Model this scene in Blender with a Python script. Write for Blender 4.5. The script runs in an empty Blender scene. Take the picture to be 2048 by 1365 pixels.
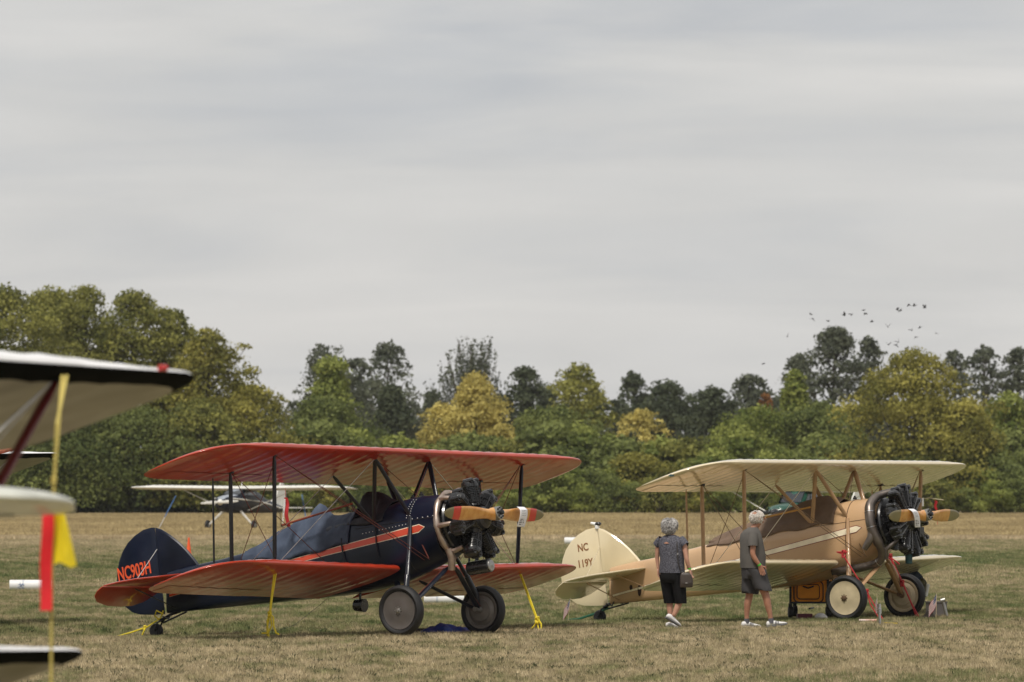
import bpy, math, random
import numpy as np
from mathutils import Vector, Matrix, Euler
R = math.radians
PI = math.pi
S = bpy.context.scene
COL = S.collection
rnd = random.Random(7)

# ---------------------------------------------------------------- camera, world, sun
cam_d = bpy.data.cameras.new('camera'); cam = bpy.data.objects.new('camera', cam_d); COL.objects.link(cam)
cam_d.lens = 200; cam_d.sensor_width = 36; cam_d.clip_start = 0.5; cam_d.clip_end = 9000
FPX = 2048*200/36; EYE = 2.15; HOR = 975
PITCH = math.atan((HOR-682.5)/FPX)
cam.location = (0, 0, EYE); cam.rotation_euler = (PI/2+PITCH, 0, 0)
cam_d.dof.use_dof = True; cam_d.dof.focus_distance = 86; cam_d.dof.aperture_fstop = 4.8
S.camera = cam
S.view_settings.view_transform = 'Standard'; S.view_settings.look = 'None'
S.view_settings.exposure = 1.0; S.view_settings.gamma = 1.0; S.view_settings.use_curve_mapping = False
S.render.engine = 'CYCLES'
S.cycles.max_bounces = 6; S.cycles.transparent_max_bounces = 6

SUN_EL, SUN_AZ = R(60), R(203)        # azimuth measured clockwise from +Y (the view direction)
W = bpy.data.worlds.new('World'); S.world = W; W.use_nodes = True
nt = W.node_tree; nt.nodes.clear()
def N(nt, t, **k):
    n = nt.nodes.new(t)
    for a, b in k.items(): setattr(n, a, b)
    return n
wo = N(nt, 'ShaderNodeOutputWorld'); bg1 = N(nt, 'ShaderNodeBackground'); bg2 = N(nt, 'ShaderNodeBackground')
sky = N(nt, 'ShaderNodeTexSky', sky_type='NISHITA'); sky.sun_disc = False
sky.sun_elevation = SUN_EL; sky.sun_rotation = SUN_AZ; sky.altitude = 200
sky.air_density = 1.0; sky.dust_density = 2.0
nt.links.new(sky.outputs[0], bg1.inputs[0]); bg1.inputs[1].default_value = 0.05
# stratus layer: streaky grey cloud over the whole sky
tc = N(nt, 'ShaderNodeTexCoord'); mp = N(nt, 'ShaderNodeMapping'); mp.inputs['Scale'].default_value = (7, 2, 55)
mp.inputs['Rotation'].default_value = (0, R(-1.6), 0)
nt.links.new(tc.outputs['Generated'], mp.inputs[0])
no = N(nt, 'ShaderNodeTexNoise'); no.inputs['Scale'].default_value = 1.0; no.inputs['Detail'].default_value = 5; no.inputs['Roughness'].default_value = .5
no.inputs['Distortion'].default_value = .5
nt.links.new(mp.outputs[0], no.inputs['Vector'])
cr = N(nt, 'ShaderNodeValToRGB')
cr.color_ramp.elements[0].position = .28; cr.color_ramp.elements[0].color = (.262, .269, .282, 1)
cr.color_ramp.elements[1].position = .72; cr.color_ramp.elements[1].color = (.374, .364, .352, 1)
e = cr.color_ramp.elements.new(.5); e.color = (.326, .322, .317, 1)
nt.links.new(no.outputs[0], cr.inputs[0])
mp2 = N(nt, 'ShaderNodeMapping'); mp2.inputs['Scale'].default_value = (22, 6, 60); nt.links.new(tc.outputs['Generated'], mp2.inputs[0])
no2 = N(nt, 'ShaderNodeTexNoise'); no2.inputs['Scale'].default_value = 1.0; no2.inputs['Detail'].default_value = 6
nt.links.new(mp2.outputs[0], no2.inputs['Vector'])
mr = N(nt, 'ShaderNodeMapRange'); mr.inputs[1].default_value = .3; mr.inputs[2].default_value = .7; mr.inputs[3].default_value = .97; mr.inputs[4].default_value = 1.03
nt.links.new(no2.outputs[0], mr.inputs[0])
nt.links.new(cr.outputs[0], bg2.inputs[0]); nt.links.new(mr.outputs[0], bg2.inputs[1])
mx = N(nt, 'ShaderNodeMixShader'); mx.inputs[0].default_value = .93
nt.links.new(bg1.outputs[0], mx.inputs[1]); nt.links.new(bg2.outputs[0], mx.inputs[2]); nt.links.new(mx.outputs[0], wo.inputs[0])

sd = bpy.data.lights.new('sun', 'SUN'); sun = bpy.data.objects.new('sun', sd); COL.objects.link(sun)
sd.energy = 1.5; sd.angle = R(10); sd.color = (1, .94, .85)
sdir = Vector((math.sin(SUN_AZ)*math.cos(SUN_EL), math.cos(SUN_AZ)*math.cos(SUN_EL), math.sin(SUN_EL)))
sun.rotation_euler = sdir.to_track_quat('Z', 'Y').to_euler()

# ---------------------------------------------------------------- helpers
def at(px, D, z=0.0):
    """world x for a picture column at distance D"""
    return (px-1024)/FPX*D
def gz(x, y):
    """gentle hollows in the airfield turf"""
    return (-.125*np.exp(-((x+5.45)**2+(y-85.5)**2)/(2*2.1**2))
            - .135*np.exp(-((x-1.57)**2+(y-95.5)**2)/(2*2.3**2)))

MATS = {}
def mat(name, color, rough=.6, metal=0.0, coat=0.0, vary=0.12, scale=6.0, bump=0.0, bscale=40.0, spec=None, color2=None, trans=0.0, coat_rough=.08):
    if name in MATS: return MATS[name]
    m = bpy.data.materials.new(name); m.use_nodes = True; t = m.node_tree; b = t.nodes['Principled BSDF']
    tc = N(t, 'ShaderNodeTexCoord'); n = N(t, 'ShaderNodeTexNoise'); n.inputs['Scale'].default_value = scale; n.inputs['Detail'].default_value = 5
    t.links.new(tc.outputs['Object'], n.inputs['Vector'])
    r = N(t, 'ShaderNodeValToRGB'); c = color
    if color2 is None:
        lo = tuple(max(0, v*(1-vary)) for v in c); hi = tuple(min(1, v*(1+vary)) for v in c)
    else: lo, hi = c, color2
    r.color_ramp.elements[0].position = .33; r.color_ramp.elements[1].position = .67
    r.color_ramp.elements[0].color = (*lo, 1); r.color_ramp.elements[1].color = (*hi, 1)
    t.links.new(n.outputs[0], r.inputs[0]); t.links.new(r.outputs[0], b.inputs['Base Color'])
    if coat:
        rn = N(t, 'ShaderNodeTexNoise'); rn.inputs['Scale'].default_value = scale*2.2; rn.inputs['Detail'].default_value = 6; t.links.new(tc.outputs['Object'], rn.inputs['Vector'])
        rm = N(t, 'ShaderNodeMapRange'); rm.inputs[3].default_value = rough*.6; rm.inputs[4].default_value = min(1, rough*1.5); t.links.new(rn.outputs[0], rm.inputs[0]); t.links.new(rm.outputs[0], b.inputs['Roughness'])
    b.inputs['Roughness'].default_value = rough; b.inputs['Metallic'].default_value = metal
    if coat: b.inputs['Coat Weight'].default_value = coat; b.inputs['Coat Roughness'].default_value = coat_rough
    if spec is not None: b.inputs['Specular IOR Level'].default_value = spec
    if trans: b.inputs['Transmission Weight'].default_value = trans
    if bump:
        n2 = N(t, 'ShaderNodeTexNoise'); n2.inputs['Scale'].default_value = bscale; n2.inputs['Detail'].default_value = 4
        t.links.new(tc.outputs['Object'], n2.inputs['Vector'])
        bp = N(t, 'ShaderNodeBump'); bp.inputs['Strength'].default_value = bump; bp.inputs['Distance'].default_value = .01
        t.links.new(n2.outputs[0], bp.inputs['Height']); t.links.new(bp.outputs[0], b.inputs['Normal'])
    MATS[name] = m
    return m

class MB:
    def __init__(s): s.v = []; s.f = []; s.m = []
    def add(s, vs, fs, mi=0):
        o = len(s.v); s.v += [tuple(p) for p in vs]; s.f += [tuple(i+o for i in f) for f in fs]
        s.m += [mi]*len(fs) if isinstance(mi, int) else list(mi)
        return s
    def box(s, c, size, rot=None, mi=0):
        hx, hy, hz = [d/2 for d in size]
        vs = [Vector((x, y, z)) for x in (-hx, hx) for y in (-hy, hy) for z in (-hz, hz)]
        if rot is not None: M = Euler(rot).to_matrix(); vs = [M @ v for v in vs]
        vs = [v+Vector(c) for v in vs]
        return s.add(vs, [(0,1,3,2), (4,6,7,5), (0,4,5,1), (2,3,7,6), (0,2,6,4), (1,5,7,3)], mi)
    def tube(s, pts, r, seg=8, mi=0, cap=True, flat=1.0, updir=None):
        pts = [Vector(p) for p in pts]; n = len(pts)
        rs = r if isinstance(r, (list, tuple)) else [r]*n
        vs = []; fs = []; prev = None
        for i, p in enumerate(pts):
            d = (pts[min(i+1, n-1)]-pts[max(i-1, 0)]).normalized()
            if prev is None:
                a = Vector(updir) if updir else (Vector((0, 0, 1)) if abs(d.z) < .9 else Vector((1, 0, 0)))
            else: a = prev
            a = (a-d*a.dot(d))
            if a.length < 1e-6: a = Vector((0, 1, 0))
            a.normalize(); b = d.cross(a); prev = a
            for k in range(seg):
                q = 2*PI*k/seg; vs.append(p+a*(math.cos(q)*rs[i])+b*(math.sin(q)*rs[i]*flat))
        for i in range(n-1):
            for k in range(seg):
                k2 = (k+1) % seg; fs.append((i*seg+k, i*seg+k2, (i+1)*seg+k2, (i+1)*seg+k))
        if cap: fs.append(tuple(reversed(range(seg)))); fs.append(tuple((n-1)*seg+k for k in range(seg)))
        return s.add(vs, fs, mi)
    def loft(s, rings, mi=0, cap=True, closed=True):
        seg = len(rings[0]); n = len(rings); vs = [p for r in rings for p in r]; fs = []
        kk = seg if closed else seg-1
        for i in range(n-1):
            for k in range(kk):
                k2 = (k+1) % seg; fs.append((i*seg+k, i*seg+k2, (i+1)*seg+k2, (i+1)*seg+k))
        if cap and closed: fs.append(tuple(reversed(range(seg)))); fs.append(tuple((n-1)*seg+k for k in range(seg)))
        return s.add(vs, fs, mi)
    def rev(s, prof, o, axis, seg=16, mi=0, cap=False):
        """profile of (along, radius) turned round an axis"""
        a = Vector(axis).normalized(); u = Vector((0, 0, 1)) if abs(a.z) < .9 else Vector((1, 0, 0))
        u = (u-a*u.dot(a)).normalized(); w = a.cross(u); o = Vector(o)
        rings = [[o+a*h+(u*math.cos(2*PI*k/seg)+w*math.sin(2*PI*k/seg))*r for k in range(seg)] for h, r in prof]
        return s.loft(rings, mi, cap)
    def sphere(s, c, r, seg=10, mi=0, sc=(1, 1, 1)):
        c = Vector(c); n = max(4, seg//2+1)
        rings = [[c+Vector((math.sin(t)*math.cos(2*PI*k/seg)*r*sc[0], math.sin(t)*math.sin(2*PI*k/seg)*r*sc[1], math.cos(t)*r*sc[2]))
                  for k in range(seg)] for t in [max(.02, PI*i/n) if i < n else PI-.02 for i in range(n+1)]]
        return s.loft(rings, mi, True)
    def grid(s, nu, nv, fn, mi=0):
        vs = [fn(i/nu, j/nv) for i in range(nu+1) for j in range(nv+1)]
        fs = [(i*(nv+1)+j, (i+1)*(nv+1)+j, (i+1)*(nv+1)+j+1, i*(nv+1)+j+1) for i in range(nu) for j in range(nv)]
        mm = mi if isinstance(mi, int) else [mi(i/nu, j/nv) for i in range(nu) for j in range(nv)]
        return s.add(vs, fs, mm)
    def build(s, name, mats, parent=None, smooth=True, angle=None, kind=None):
        me = bpy.data.meshes.new(name); me.from_pydata(s.v, [], s.f)
        if not isinstance(mats, (list, tuple)): mats = [mats]
        for m in mats: me.materials.append(m)
        me.polygons.foreach_set('material_index', s.m)
        me.polygons.foreach_set('use_smooth', [bool(smooth)]*len(s.f))
        if smooth: 
            try: me.set_sharp_from_angle(angle=R(angle or 38))
            except Exception: pass
        me.update()
        o = bpy.data.objects.new(name, me); COL.objects.link(o)
        if parent is not None: o.parent = parent
        if kind: o['kind'] = kind
        return o

def thing(name, label, cat, loc=(0, 0, 0), rot=(0, 0, 0), group=None):
    o = bpy.data.objects.new(name, None); COL.objects.link(o); o.location = loc; o.rotation_euler = rot
    o.empty_display_size = .2
    return tag(o, label, cat, group)
def tag(o, label, cat, group=None):
    o['label'] = label; o['category'] = cat
    if group: o['group'] = group
    return o
def copy_tree(o, parent=None):
    c = o.copy(); COL.objects.link(c)
    if parent is not None: c.parent = parent
    for ch in list(o.children): copy_tree(ch, c)
    return c
def text_mesh(name, s, size, M, m, parent, bold=.0, depth=.002, sx=1.0, align='LEFT'):
    cu = bpy.data.curves.new(name, 'FONT'); cu.body = s; cu.size = size; cu.extrude = depth; cu.offset = bold; cu.align_x = align
    t = bpy.data.objects.new(name, cu); COL.objects.link(t)
    bpy.context.view_layer.update()
    me = bpy.data.meshes.new_from_object(t.evaluated_get(bpy.context.evaluated_depsgraph_get()))
    bpy.data.objects.remove(t); me.name = name
    me.transform(M @ Matrix.Diagonal((sx, 1, 1, 1))); me.materials.clear(); me.materials.append(m)
    o = bpy.data.objects.new(name, me); COL.objects.link(o)
    if parent is not None: o.parent = parent
    return o
def lerp(a, b, t): return a+(b-a)*t
def interp(x, pts):
    """piecewise linear through (x, value...) rows sorted by descending or ascending x"""
    p = sorted(pts)
    if x <= p[0][0]: return p[0][1:]
    for a, b in zip(p, p[1:]):
        if x <= b[0]:
            t = (x-a[0])/(b[0]-a[0]); return tuple(lerp(u, v, t) for u, v in zip(a[1:], b[1:]))
    return p[-1][1:]

# ---------------------------------------------------------------- materials
black_rubber = mat('tyre_rubber', (.010, .010, .011), .65, bump=.2)
black_enamel = mat('black_enamel', (.012, .012, .013), .28, coat=.3)
dark_iron = mat('dark_iron', (.045, .045, .048), .4, .7)
steel = mat('bright_steel', (.45, .45, .45), .3, 1.0)
dull_alu = mat('dull_aluminium', (.36, .35, .33), .42, .85)
white_paint = mat('white_paint', (.78, .78, .77), .35, coat=.3)
skin = mat('skin', (.50, .27, .19), .5, vary=.08, scale=20)
skin_tan = mat('tanned_skin', (.36, .17, .105), .5, vary=.12, scale=20)

# ---------------------------------------------------------------- ground
def ground_color(t):
    """turf colour from world position: returns colour socket"""
    geo = N(t, 'ShaderNodeNewGeometry'); sp = N(t, 'ShaderNodeSeparateXYZ'); t.links.new(geo.outputs['Position'], sp.inputs[0])
    # large patches decide green or dry
    mp = N(t, 'ShaderNodeMapping'); mp.inputs['Scale'].default_value = (.16, .05, 0); t.links.new(geo.outputs['Position'], mp.inputs[0])
    n1 = N(t, 'ShaderNodeTexNoise'); n1.inputs['Scale'].default_value = 1; n1.inputs['Detail'].default_value = 6; n1.inputs['Roughness'].default_value = .65; t.links.new(mp.outputs[0], n1.inputs['Vector'])
    # small clumps
    mp2 = N(t, 'ShaderNodeMapping'); mp2.inputs['Scale'].default_value = (1.5, .42, 0); t.links.new(geo.outputs['Position'], mp2.inputs[0])
    n2 = N(t, 'ShaderNodeTexNoise'); n2.inputs['Scale'].default_value = 1; n2.inputs['Detail'].default_value = 7; n2.inputs['Roughness'].default_value = .7; t.links.new(mp2.outputs[0], n2.inputs['Vector'])
    # greenness along the distance (mown and dry strips; near border also takes in the planes' shadow band)
    rp = N(t, 'ShaderNodeValToRGB'); mrr = N(t, 'ShaderNodeMapRange'); mrr.inputs[1].default_value = 55; mrr.inputs[2].default_value = 255
    wob = N(t, 'ShaderNodeMath', operation='MULTIPLY_ADD'); t.links.new(n1.outputs[0], wob.inputs[0]); wob.inputs[1].default_value = 7; shr = N(t, 'ShaderNodeMath', operation='MULTIPLY_ADD'); t.links.new(sp.outputs['X'], shr.inputs[0]); shr.inputs[1].default_value = -.75; t.links.new(sp.outputs['Y'], shr.inputs[2]); t.links.new(shr.outputs[0], wob.inputs[2])
    t.links.new(wob.outputs[0], mrr.inputs[0]); t.links.new(mrr.outputs[0], rp.inputs[0])
    def P(d): return (d-55)/200
    stops = [(60, .34), (78, .26), (83, .32), (86, .68), (108, .64), (118, .46), (133, .50), (146, .74), (165, .84), (182, .52), (212, .44), (232, .18)]
    el = rp.color_ramp.elements
    el[0].position = P(stops[0][0]+4.5); el[0].color = (stops[0][1],)*3+(1,); el[1].position = min(1, P(stops[-1][0]+4.5)); el[1].color = (stops[-1][1],)*3+(1,)
    for d, g in stops[1:-1]: q = el.new(P(d+4.5)); q.color = (g, g, g, 1)
    a1 = N(t, 'ShaderNodeMath', operation='MULTIPLY_ADD'); a1.inputs[1].default_value = 1.1; a1.inputs[2].default_value = -.55; t.links.new(n1.outputs[0], a1.inputs[0])
    a2 = N(t, 'ShaderNodeMath', operation='MULTIPLY_ADD'); a2.inputs[1].default_value = 3.0; a2.inputs[2].default_value = -1.5; t.links.new(n2.outputs[0], a2.inputs[0])
    s1 = N(t, 'ShaderNodeMath', operation='ADD'); t.links.new(a1.outputs[0], s1.inputs[0]); t.links.new(a2.outputs[0], s1.inputs[1])
    s2 = N(t, 'ShaderNodeMath', operation='ADD', use_clamp=True); t.links.new(s1.outputs[0], s2.inputs[0]); t.links.new(rp.outputs[0], s2.inputs[1])
    cr = N(t, 'ShaderNodeValToRGB'); el = cr.color_ramp.elements
    el[0].position = 0; el[0].color = (.375, .31, .20, 1); el[1].position = 1; el[1].color = (.085, .108, .040, 1)
    q = el.new(.35); q.color = (.28, .235, .14, 1); q = el.new(.7); q.color = (.165, .165, .075, 1)
    t.links.new(s2.outputs[0], cr.inputs[0])
    # fine speckle
    n3 = N(t, 'ShaderNodeTexNoise'); n3.inputs['Scale'].default_value = 9; n3.inputs['Detail'].default_value = 6; t.links.new(geo.outputs['Position'], n3.inputs['Vector'])
    m3 = N(t, 'ShaderNodeMapRange'); m3.inputs[1].default_value = .3; m3.inputs[2].default_value = .7; m3.inputs[3].default_value = .55; m3.inputs[4].default_value = 1.5; t.links.new(n3.outputs[0], m3.inputs[0])
    mm = N(t, 'ShaderNodeVectorMath', operation='SCALE'); t.links.new(cr.outputs[0], mm.inputs[0]); t.links.new(m3.outputs[0], mm.inputs['Scale'])
    return mm.outputs[0], sp

turf = bpy.data.materials.new('turf'); turf.use_nodes = True; t = turf.node_tree; b = t.nodes['Principled BSDF']
c, _ = ground_color(t); t.links.new(c, b.inputs['Base Color']); b.inputs['Roughness'].default_value = .95; b.inputs['Specular IOR Level'].default_value = .1
blade_m = bpy.data.materials.new('grass_blades'); blade_m.use_nodes = True; t = blade_m.node_tree; b = t.nodes['Principled BSDF']
c, _ = ground_color(t)
oi = N(t, 'ShaderNodeObjectInfo'); m3 = N(t, 'ShaderNodeMapRange'); m3.inputs[3].default_value = .75; m3.inputs[4].default_value = 1.5; t.links.new(oi.outputs['Random'], m3.inputs[0])
mm = N(t, 'ShaderNodeVectorMath', operation='SCALE'); t.links.new(c, mm.inputs[0]); t.links.new(m3.outputs[0], mm.inputs['Scale'])
t.links.new(mm.outputs[0], b.inputs['Base Color']); b.inputs['Roughness'].default_value = .8; b.inputs['Specular IOR Level'].default_value = .15
def field_mat(name, lo, hi, sx=.10, sy=.035):
    m = bpy.data.materials.new(name); m.use_nodes = True; t = m.node_tree; b = t.nodes['Principled BSDF']
    geo = N(t, 'ShaderNodeNewGeometry'); mp = N(t, 'ShaderNodeMapping'); mp.inputs['Scale'].default_value = (sx, sy, 0); t.links.new(geo.outputs['Position'], mp.inputs[0])
    n1 = N(t, 'ShaderNodeTexNoise'); n1.inputs['Scale'].default_value = 1; n1.inputs['Detail'].default_value = 9; n1.inputs['Roughness'].default_value = .75; t.links.new(mp.outputs[0], n1.inputs['Vector'])
    r = N(t, 'ShaderNodeValToRGB'); r.color_ramp.elements[0].position = .32; r.color_ramp.elements[0].color = (*lo, 1); r.color_ramp.elements[1].position = .68; r.color_ramp.elements[1].color = (*hi, 1)
    t.links.new(n1.outputs[0], r.inputs[0]); oi = N(t, 'ShaderNodeObjectInfo'); m3 = N(t, 'ShaderNodeMapRange'); m3.inputs[3].default_value = .6; m3.inputs[4].default_value = 1.35; t.links.new(oi.outputs['Random'], m3.inputs[0])
    mm = N(t, 'ShaderNodeVectorMath', operation='SCALE'); t.links.new(r.outputs[0], mm.inputs[0]); t.links.new(m3.outputs[0], mm.inputs['Scale'])
    t.links.new(mm.outputs[0], b.inputs['Base Color']); b.inputs['Roughness'].default_value = .95; b.inputs['Specular IOR Level'].default_value = .1; return m
straw = field_mat('crop_straw', (.25, .19, .095), (.52, .415, .225)); soil = field_mat('stubble_soil', (.21, .16, .08), (.46, .365, .20)); straw_pale = field_mat('pale_straw', (.36, .28, .17), (.56, .46, .30), .5, .2)

xs = np.array([-4000, -1500, -600, -300, -150, -80, -50]+list(np.arange(-30, 30.1, .75))+[50, 80, 150, 300, 600, 1500, 4000])
ys = np.array([-600, -200, -50, 0, 25, 45]+list(np.arange(58, 110, .75))+[115, 125, 140, 170, 200, 230, 300, 462, 700, 1200, 2500, 6000])
gm = MB(); X, Y = np.meshgrid(xs, ys, indexing='ij'); Z = gz(X, Y)
gm.v = list(map(tuple, np.stack([X, Y, Z], -1).reshape(-1, 3))); ny = len(ys)
gm.f = [(i*ny+j, (i+1)*ny+j, (i+1)*ny+j+1, i*ny+j+1) for i in range(len(xs)-1) for j in range(ny-1)]; gm.m = [0]*len(gm.f)
gm.build('ground', turf, kind='structure')
sf = MB(); sf.add([(-300, 236, .012), (300, 236, .012), (330, 480, .012), (-330, 480, .012)], [(0, 1, 2, 3)])
sf.build('crop_field', soil, kind='structure')

def scatter(name, label, cat, poly_rows, density, blades, h, spread, material, seed, wr=.004, tilt=.5):
    """ground patch whose geometry nodes stand tufts of blades on it"""
    mb = MB(); rows = []
    for (y, x0, x1, n) in poly_rows: rows.append([(lerp(x0, x1, k/n), y, float(gz(lerp(x0, x1, k/n), y))) for k in range(n+1)])
    mb.loft(rows, closed=False)
    o = mb.build(name, material, kind='stuff'); o['label'] = label; o['category'] = cat
    ng = bpy.data.node_groups.new(name, 'GeometryNodeTree')
    ng.interface.new_socket('Geometry', in_out='INPUT', socket_type='NodeSocketGeometry'); ng.interface.new_socket('Geometry', in_out='OUTPUT', socket_type='NodeSocketGeometry')
    gi = N(ng, 'NodeGroupInput'); go = N(ng, 'NodeGroupOutput')
    d = N(ng, 'GeometryNodeDistributePointsOnFaces'); d.inputs['Density'].default_value = density; d.inputs['Seed'].default_value = seed
    ng.links.new(gi.outputs[0], d.inputs['Mesh'])
    j = N(ng, 'GeometryNodeJoinGeometry'); rr = random.Random(seed)
    for k in range(blades):
        c = N(ng, 'GeometryNodeMeshCone'); c.inputs['Vertices'].default_value = 3; c.inputs['Radius Bottom'].default_value = wr; c.inputs['Radius Top'].default_value = 0
        c.inputs['Depth'].default_value = h*rr.uniform(.6, 1.1); c.fill_type = 'NONE'
        tr = N(ng, 'GeometryNodeTransform'); ng.links.new(c.outputs[0], tr.inputs[0])
        tr.inputs['Translation'].default_value = (rr.uniform(-spread, spread), rr.uniform(-spread, spread), 0)
        tr.inputs['Rotation'].default_value = (rr.uniform(-tilt, tilt), rr.uniform(-tilt, tilt), rr.uniform(0, 6))
        ng.links.new(tr.outputs[0], j.inputs[0])
    sm = N(ng, 'GeometryNodeSetMaterial'); sm.inputs['Material'].default_value = material; ng.links.new(j.outputs[0], sm.inputs[0])
    ip = N(ng, 'GeometryNodeInstanceOnPoints'); ng.links.new(d.outputs['Points'], ip.inputs['Points']); ng.links.new(sm.outputs[0], ip.inputs['Instance'])
    rv = N(ng, 'FunctionNodeRandomValue'); rv.data_type = 'FLOAT_VECTOR'; rv.inputs[0].default_value = (0, 0, 0); rv.inputs[1].default_value = (0, 0, 6.283)
    ng.links.new(rv.outputs[0], ip.inputs['Rotation'])
    rs = N(ng, 'FunctionNodeRandomValue'); rs.data_type = 'FLOAT'; rs.inputs[2].default_value = .55; rs.inputs[3].default_value = 1.35
    ng.links.new(rs.outputs[1], ip.inputs['Scale'])
    ng.links.new(ip.outputs[0], go.inputs[0])
    md = o.modifiers.new('scatter', 'NODES'); md.node_group = ng
    return o
def rows(y0, y1, step, extra):
    out = []; y = y0
    while y < y1+.01:
        hw = y*.09+extra; out.append((y, -hw, hw, 40)); y += step
    return out
scatter('short_grass', 'short dry mown grass under and in front of the parked biplanes', 'grass', rows(58, 128, 1.0, 2.0), 130, 7, .062, .05, blade_m, 3)
scatter('mown_grass', 'mown green and tan turf beyond the biplanes', 'grass', rows(128, 236, 6, 3.0), 24, 8, .07, .12, blade_m, 4, wr=.009)
scatter('ripe_crop', 'ripe tan crop standing in the field before the trees', 'crop', rows(236, 458, 12, 8.0), 9, 7, .17, .20, straw, 5, wr=.020, tilt=.5)
scatter('crop_edge', 'pale dry stalks along the near edge of the crop field', 'crop', [(232, -27, 27, 4), (240, -27, 27, 4)], 40, 7, .16, .16, straw_pale, 6, wr=.018, tilt=.4)
scatter('green_tufts', 'longer green grass tufts low in the right foreground', 'grass', [(60.5, 2.6, 6.5, 4), (64.5, 3.4, 6.8, 4)], 42, 8, .085, .06, mat('green_grass', (.12, .14, .055), .8, scale=3, color2=(.24, .23, .11), spec=.15), 8, wr=.0045)
scatter('weed_tufts', 'low dark weed clumps spotting the dry foreground turf', 'grass', rows(60, 92, 2, 1.0), 4.0, 16, .065, .07, mat('weed_green', (.040, .052, .022), .8, scale=3, spec=.15), 9, wr=.011, tilt=1.1)

# ---------------------------------------------------------------- trees
def leaf_mat(name, a, b):
    if name in MATS: return MATS[name]
    m = bpy.data.materials.new(name); m.use_nodes = True; t = m.node_tree; p = t.nodes['Principled BSDF']; out = t.nodes['Material Output']
    at_ = N(t, 'ShaderNodeAttribute', attribute_name='tint'); r = N(t, 'ShaderNodeValToRGB')
    r.color_ramp.elements[0].color = (*a, 1); r.color_ramp.elements[1].color = (*b, 1)
    t.links.new(at_.outputs['Fac'], r.inputs[0]); t.links.new(r.outputs[0], p.inputs['Base Color'])
    p.inputs['Roughness'].default_value = .65; p.inputs['Specular IOR Level'].default_value = .12
    tl = N(t, 'ShaderNodeBsdfTranslucent'); t.links.new(r.outputs[0], tl.inputs[0]); mxs = N(t, 'ShaderNodeMixShader'); mxs.inputs[0].default_value = .38
    t.links.new(p.outputs[0], mxs.inputs[1]); t.links.new(tl.outputs[0], mxs.inputs[2]); t.links.new(mxs.outputs[0], out.inputs[0])
    MATS[name] = m; return m
bark = mat('bark', (.075, .06, .045), .9, bump=.5, bscale=8)
PROF = {'round': lambda t: math.sqrt(max(0, 1-(2*t-1)**2))*.25+.75*math.sin(PI*min(1, t*.82+.18))**.6,
        'cone': lambda t: (1-t)**.75*.95+.08,
        'dome': lambda t: math.sqrt(max(0, 1-t**2.6))*.97+.03,
        'column': lambda t: .9*math.sqrt(max(0, 1-abs(2*t-1)**3))+.1,
        'feather': lambda t: .25+.75*math.sin(PI*min(1, .25+.62*t)),
        'lollipop': lambda t: .95*math.sin(PI*min(1, t*.9+.08))**.8}
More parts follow.
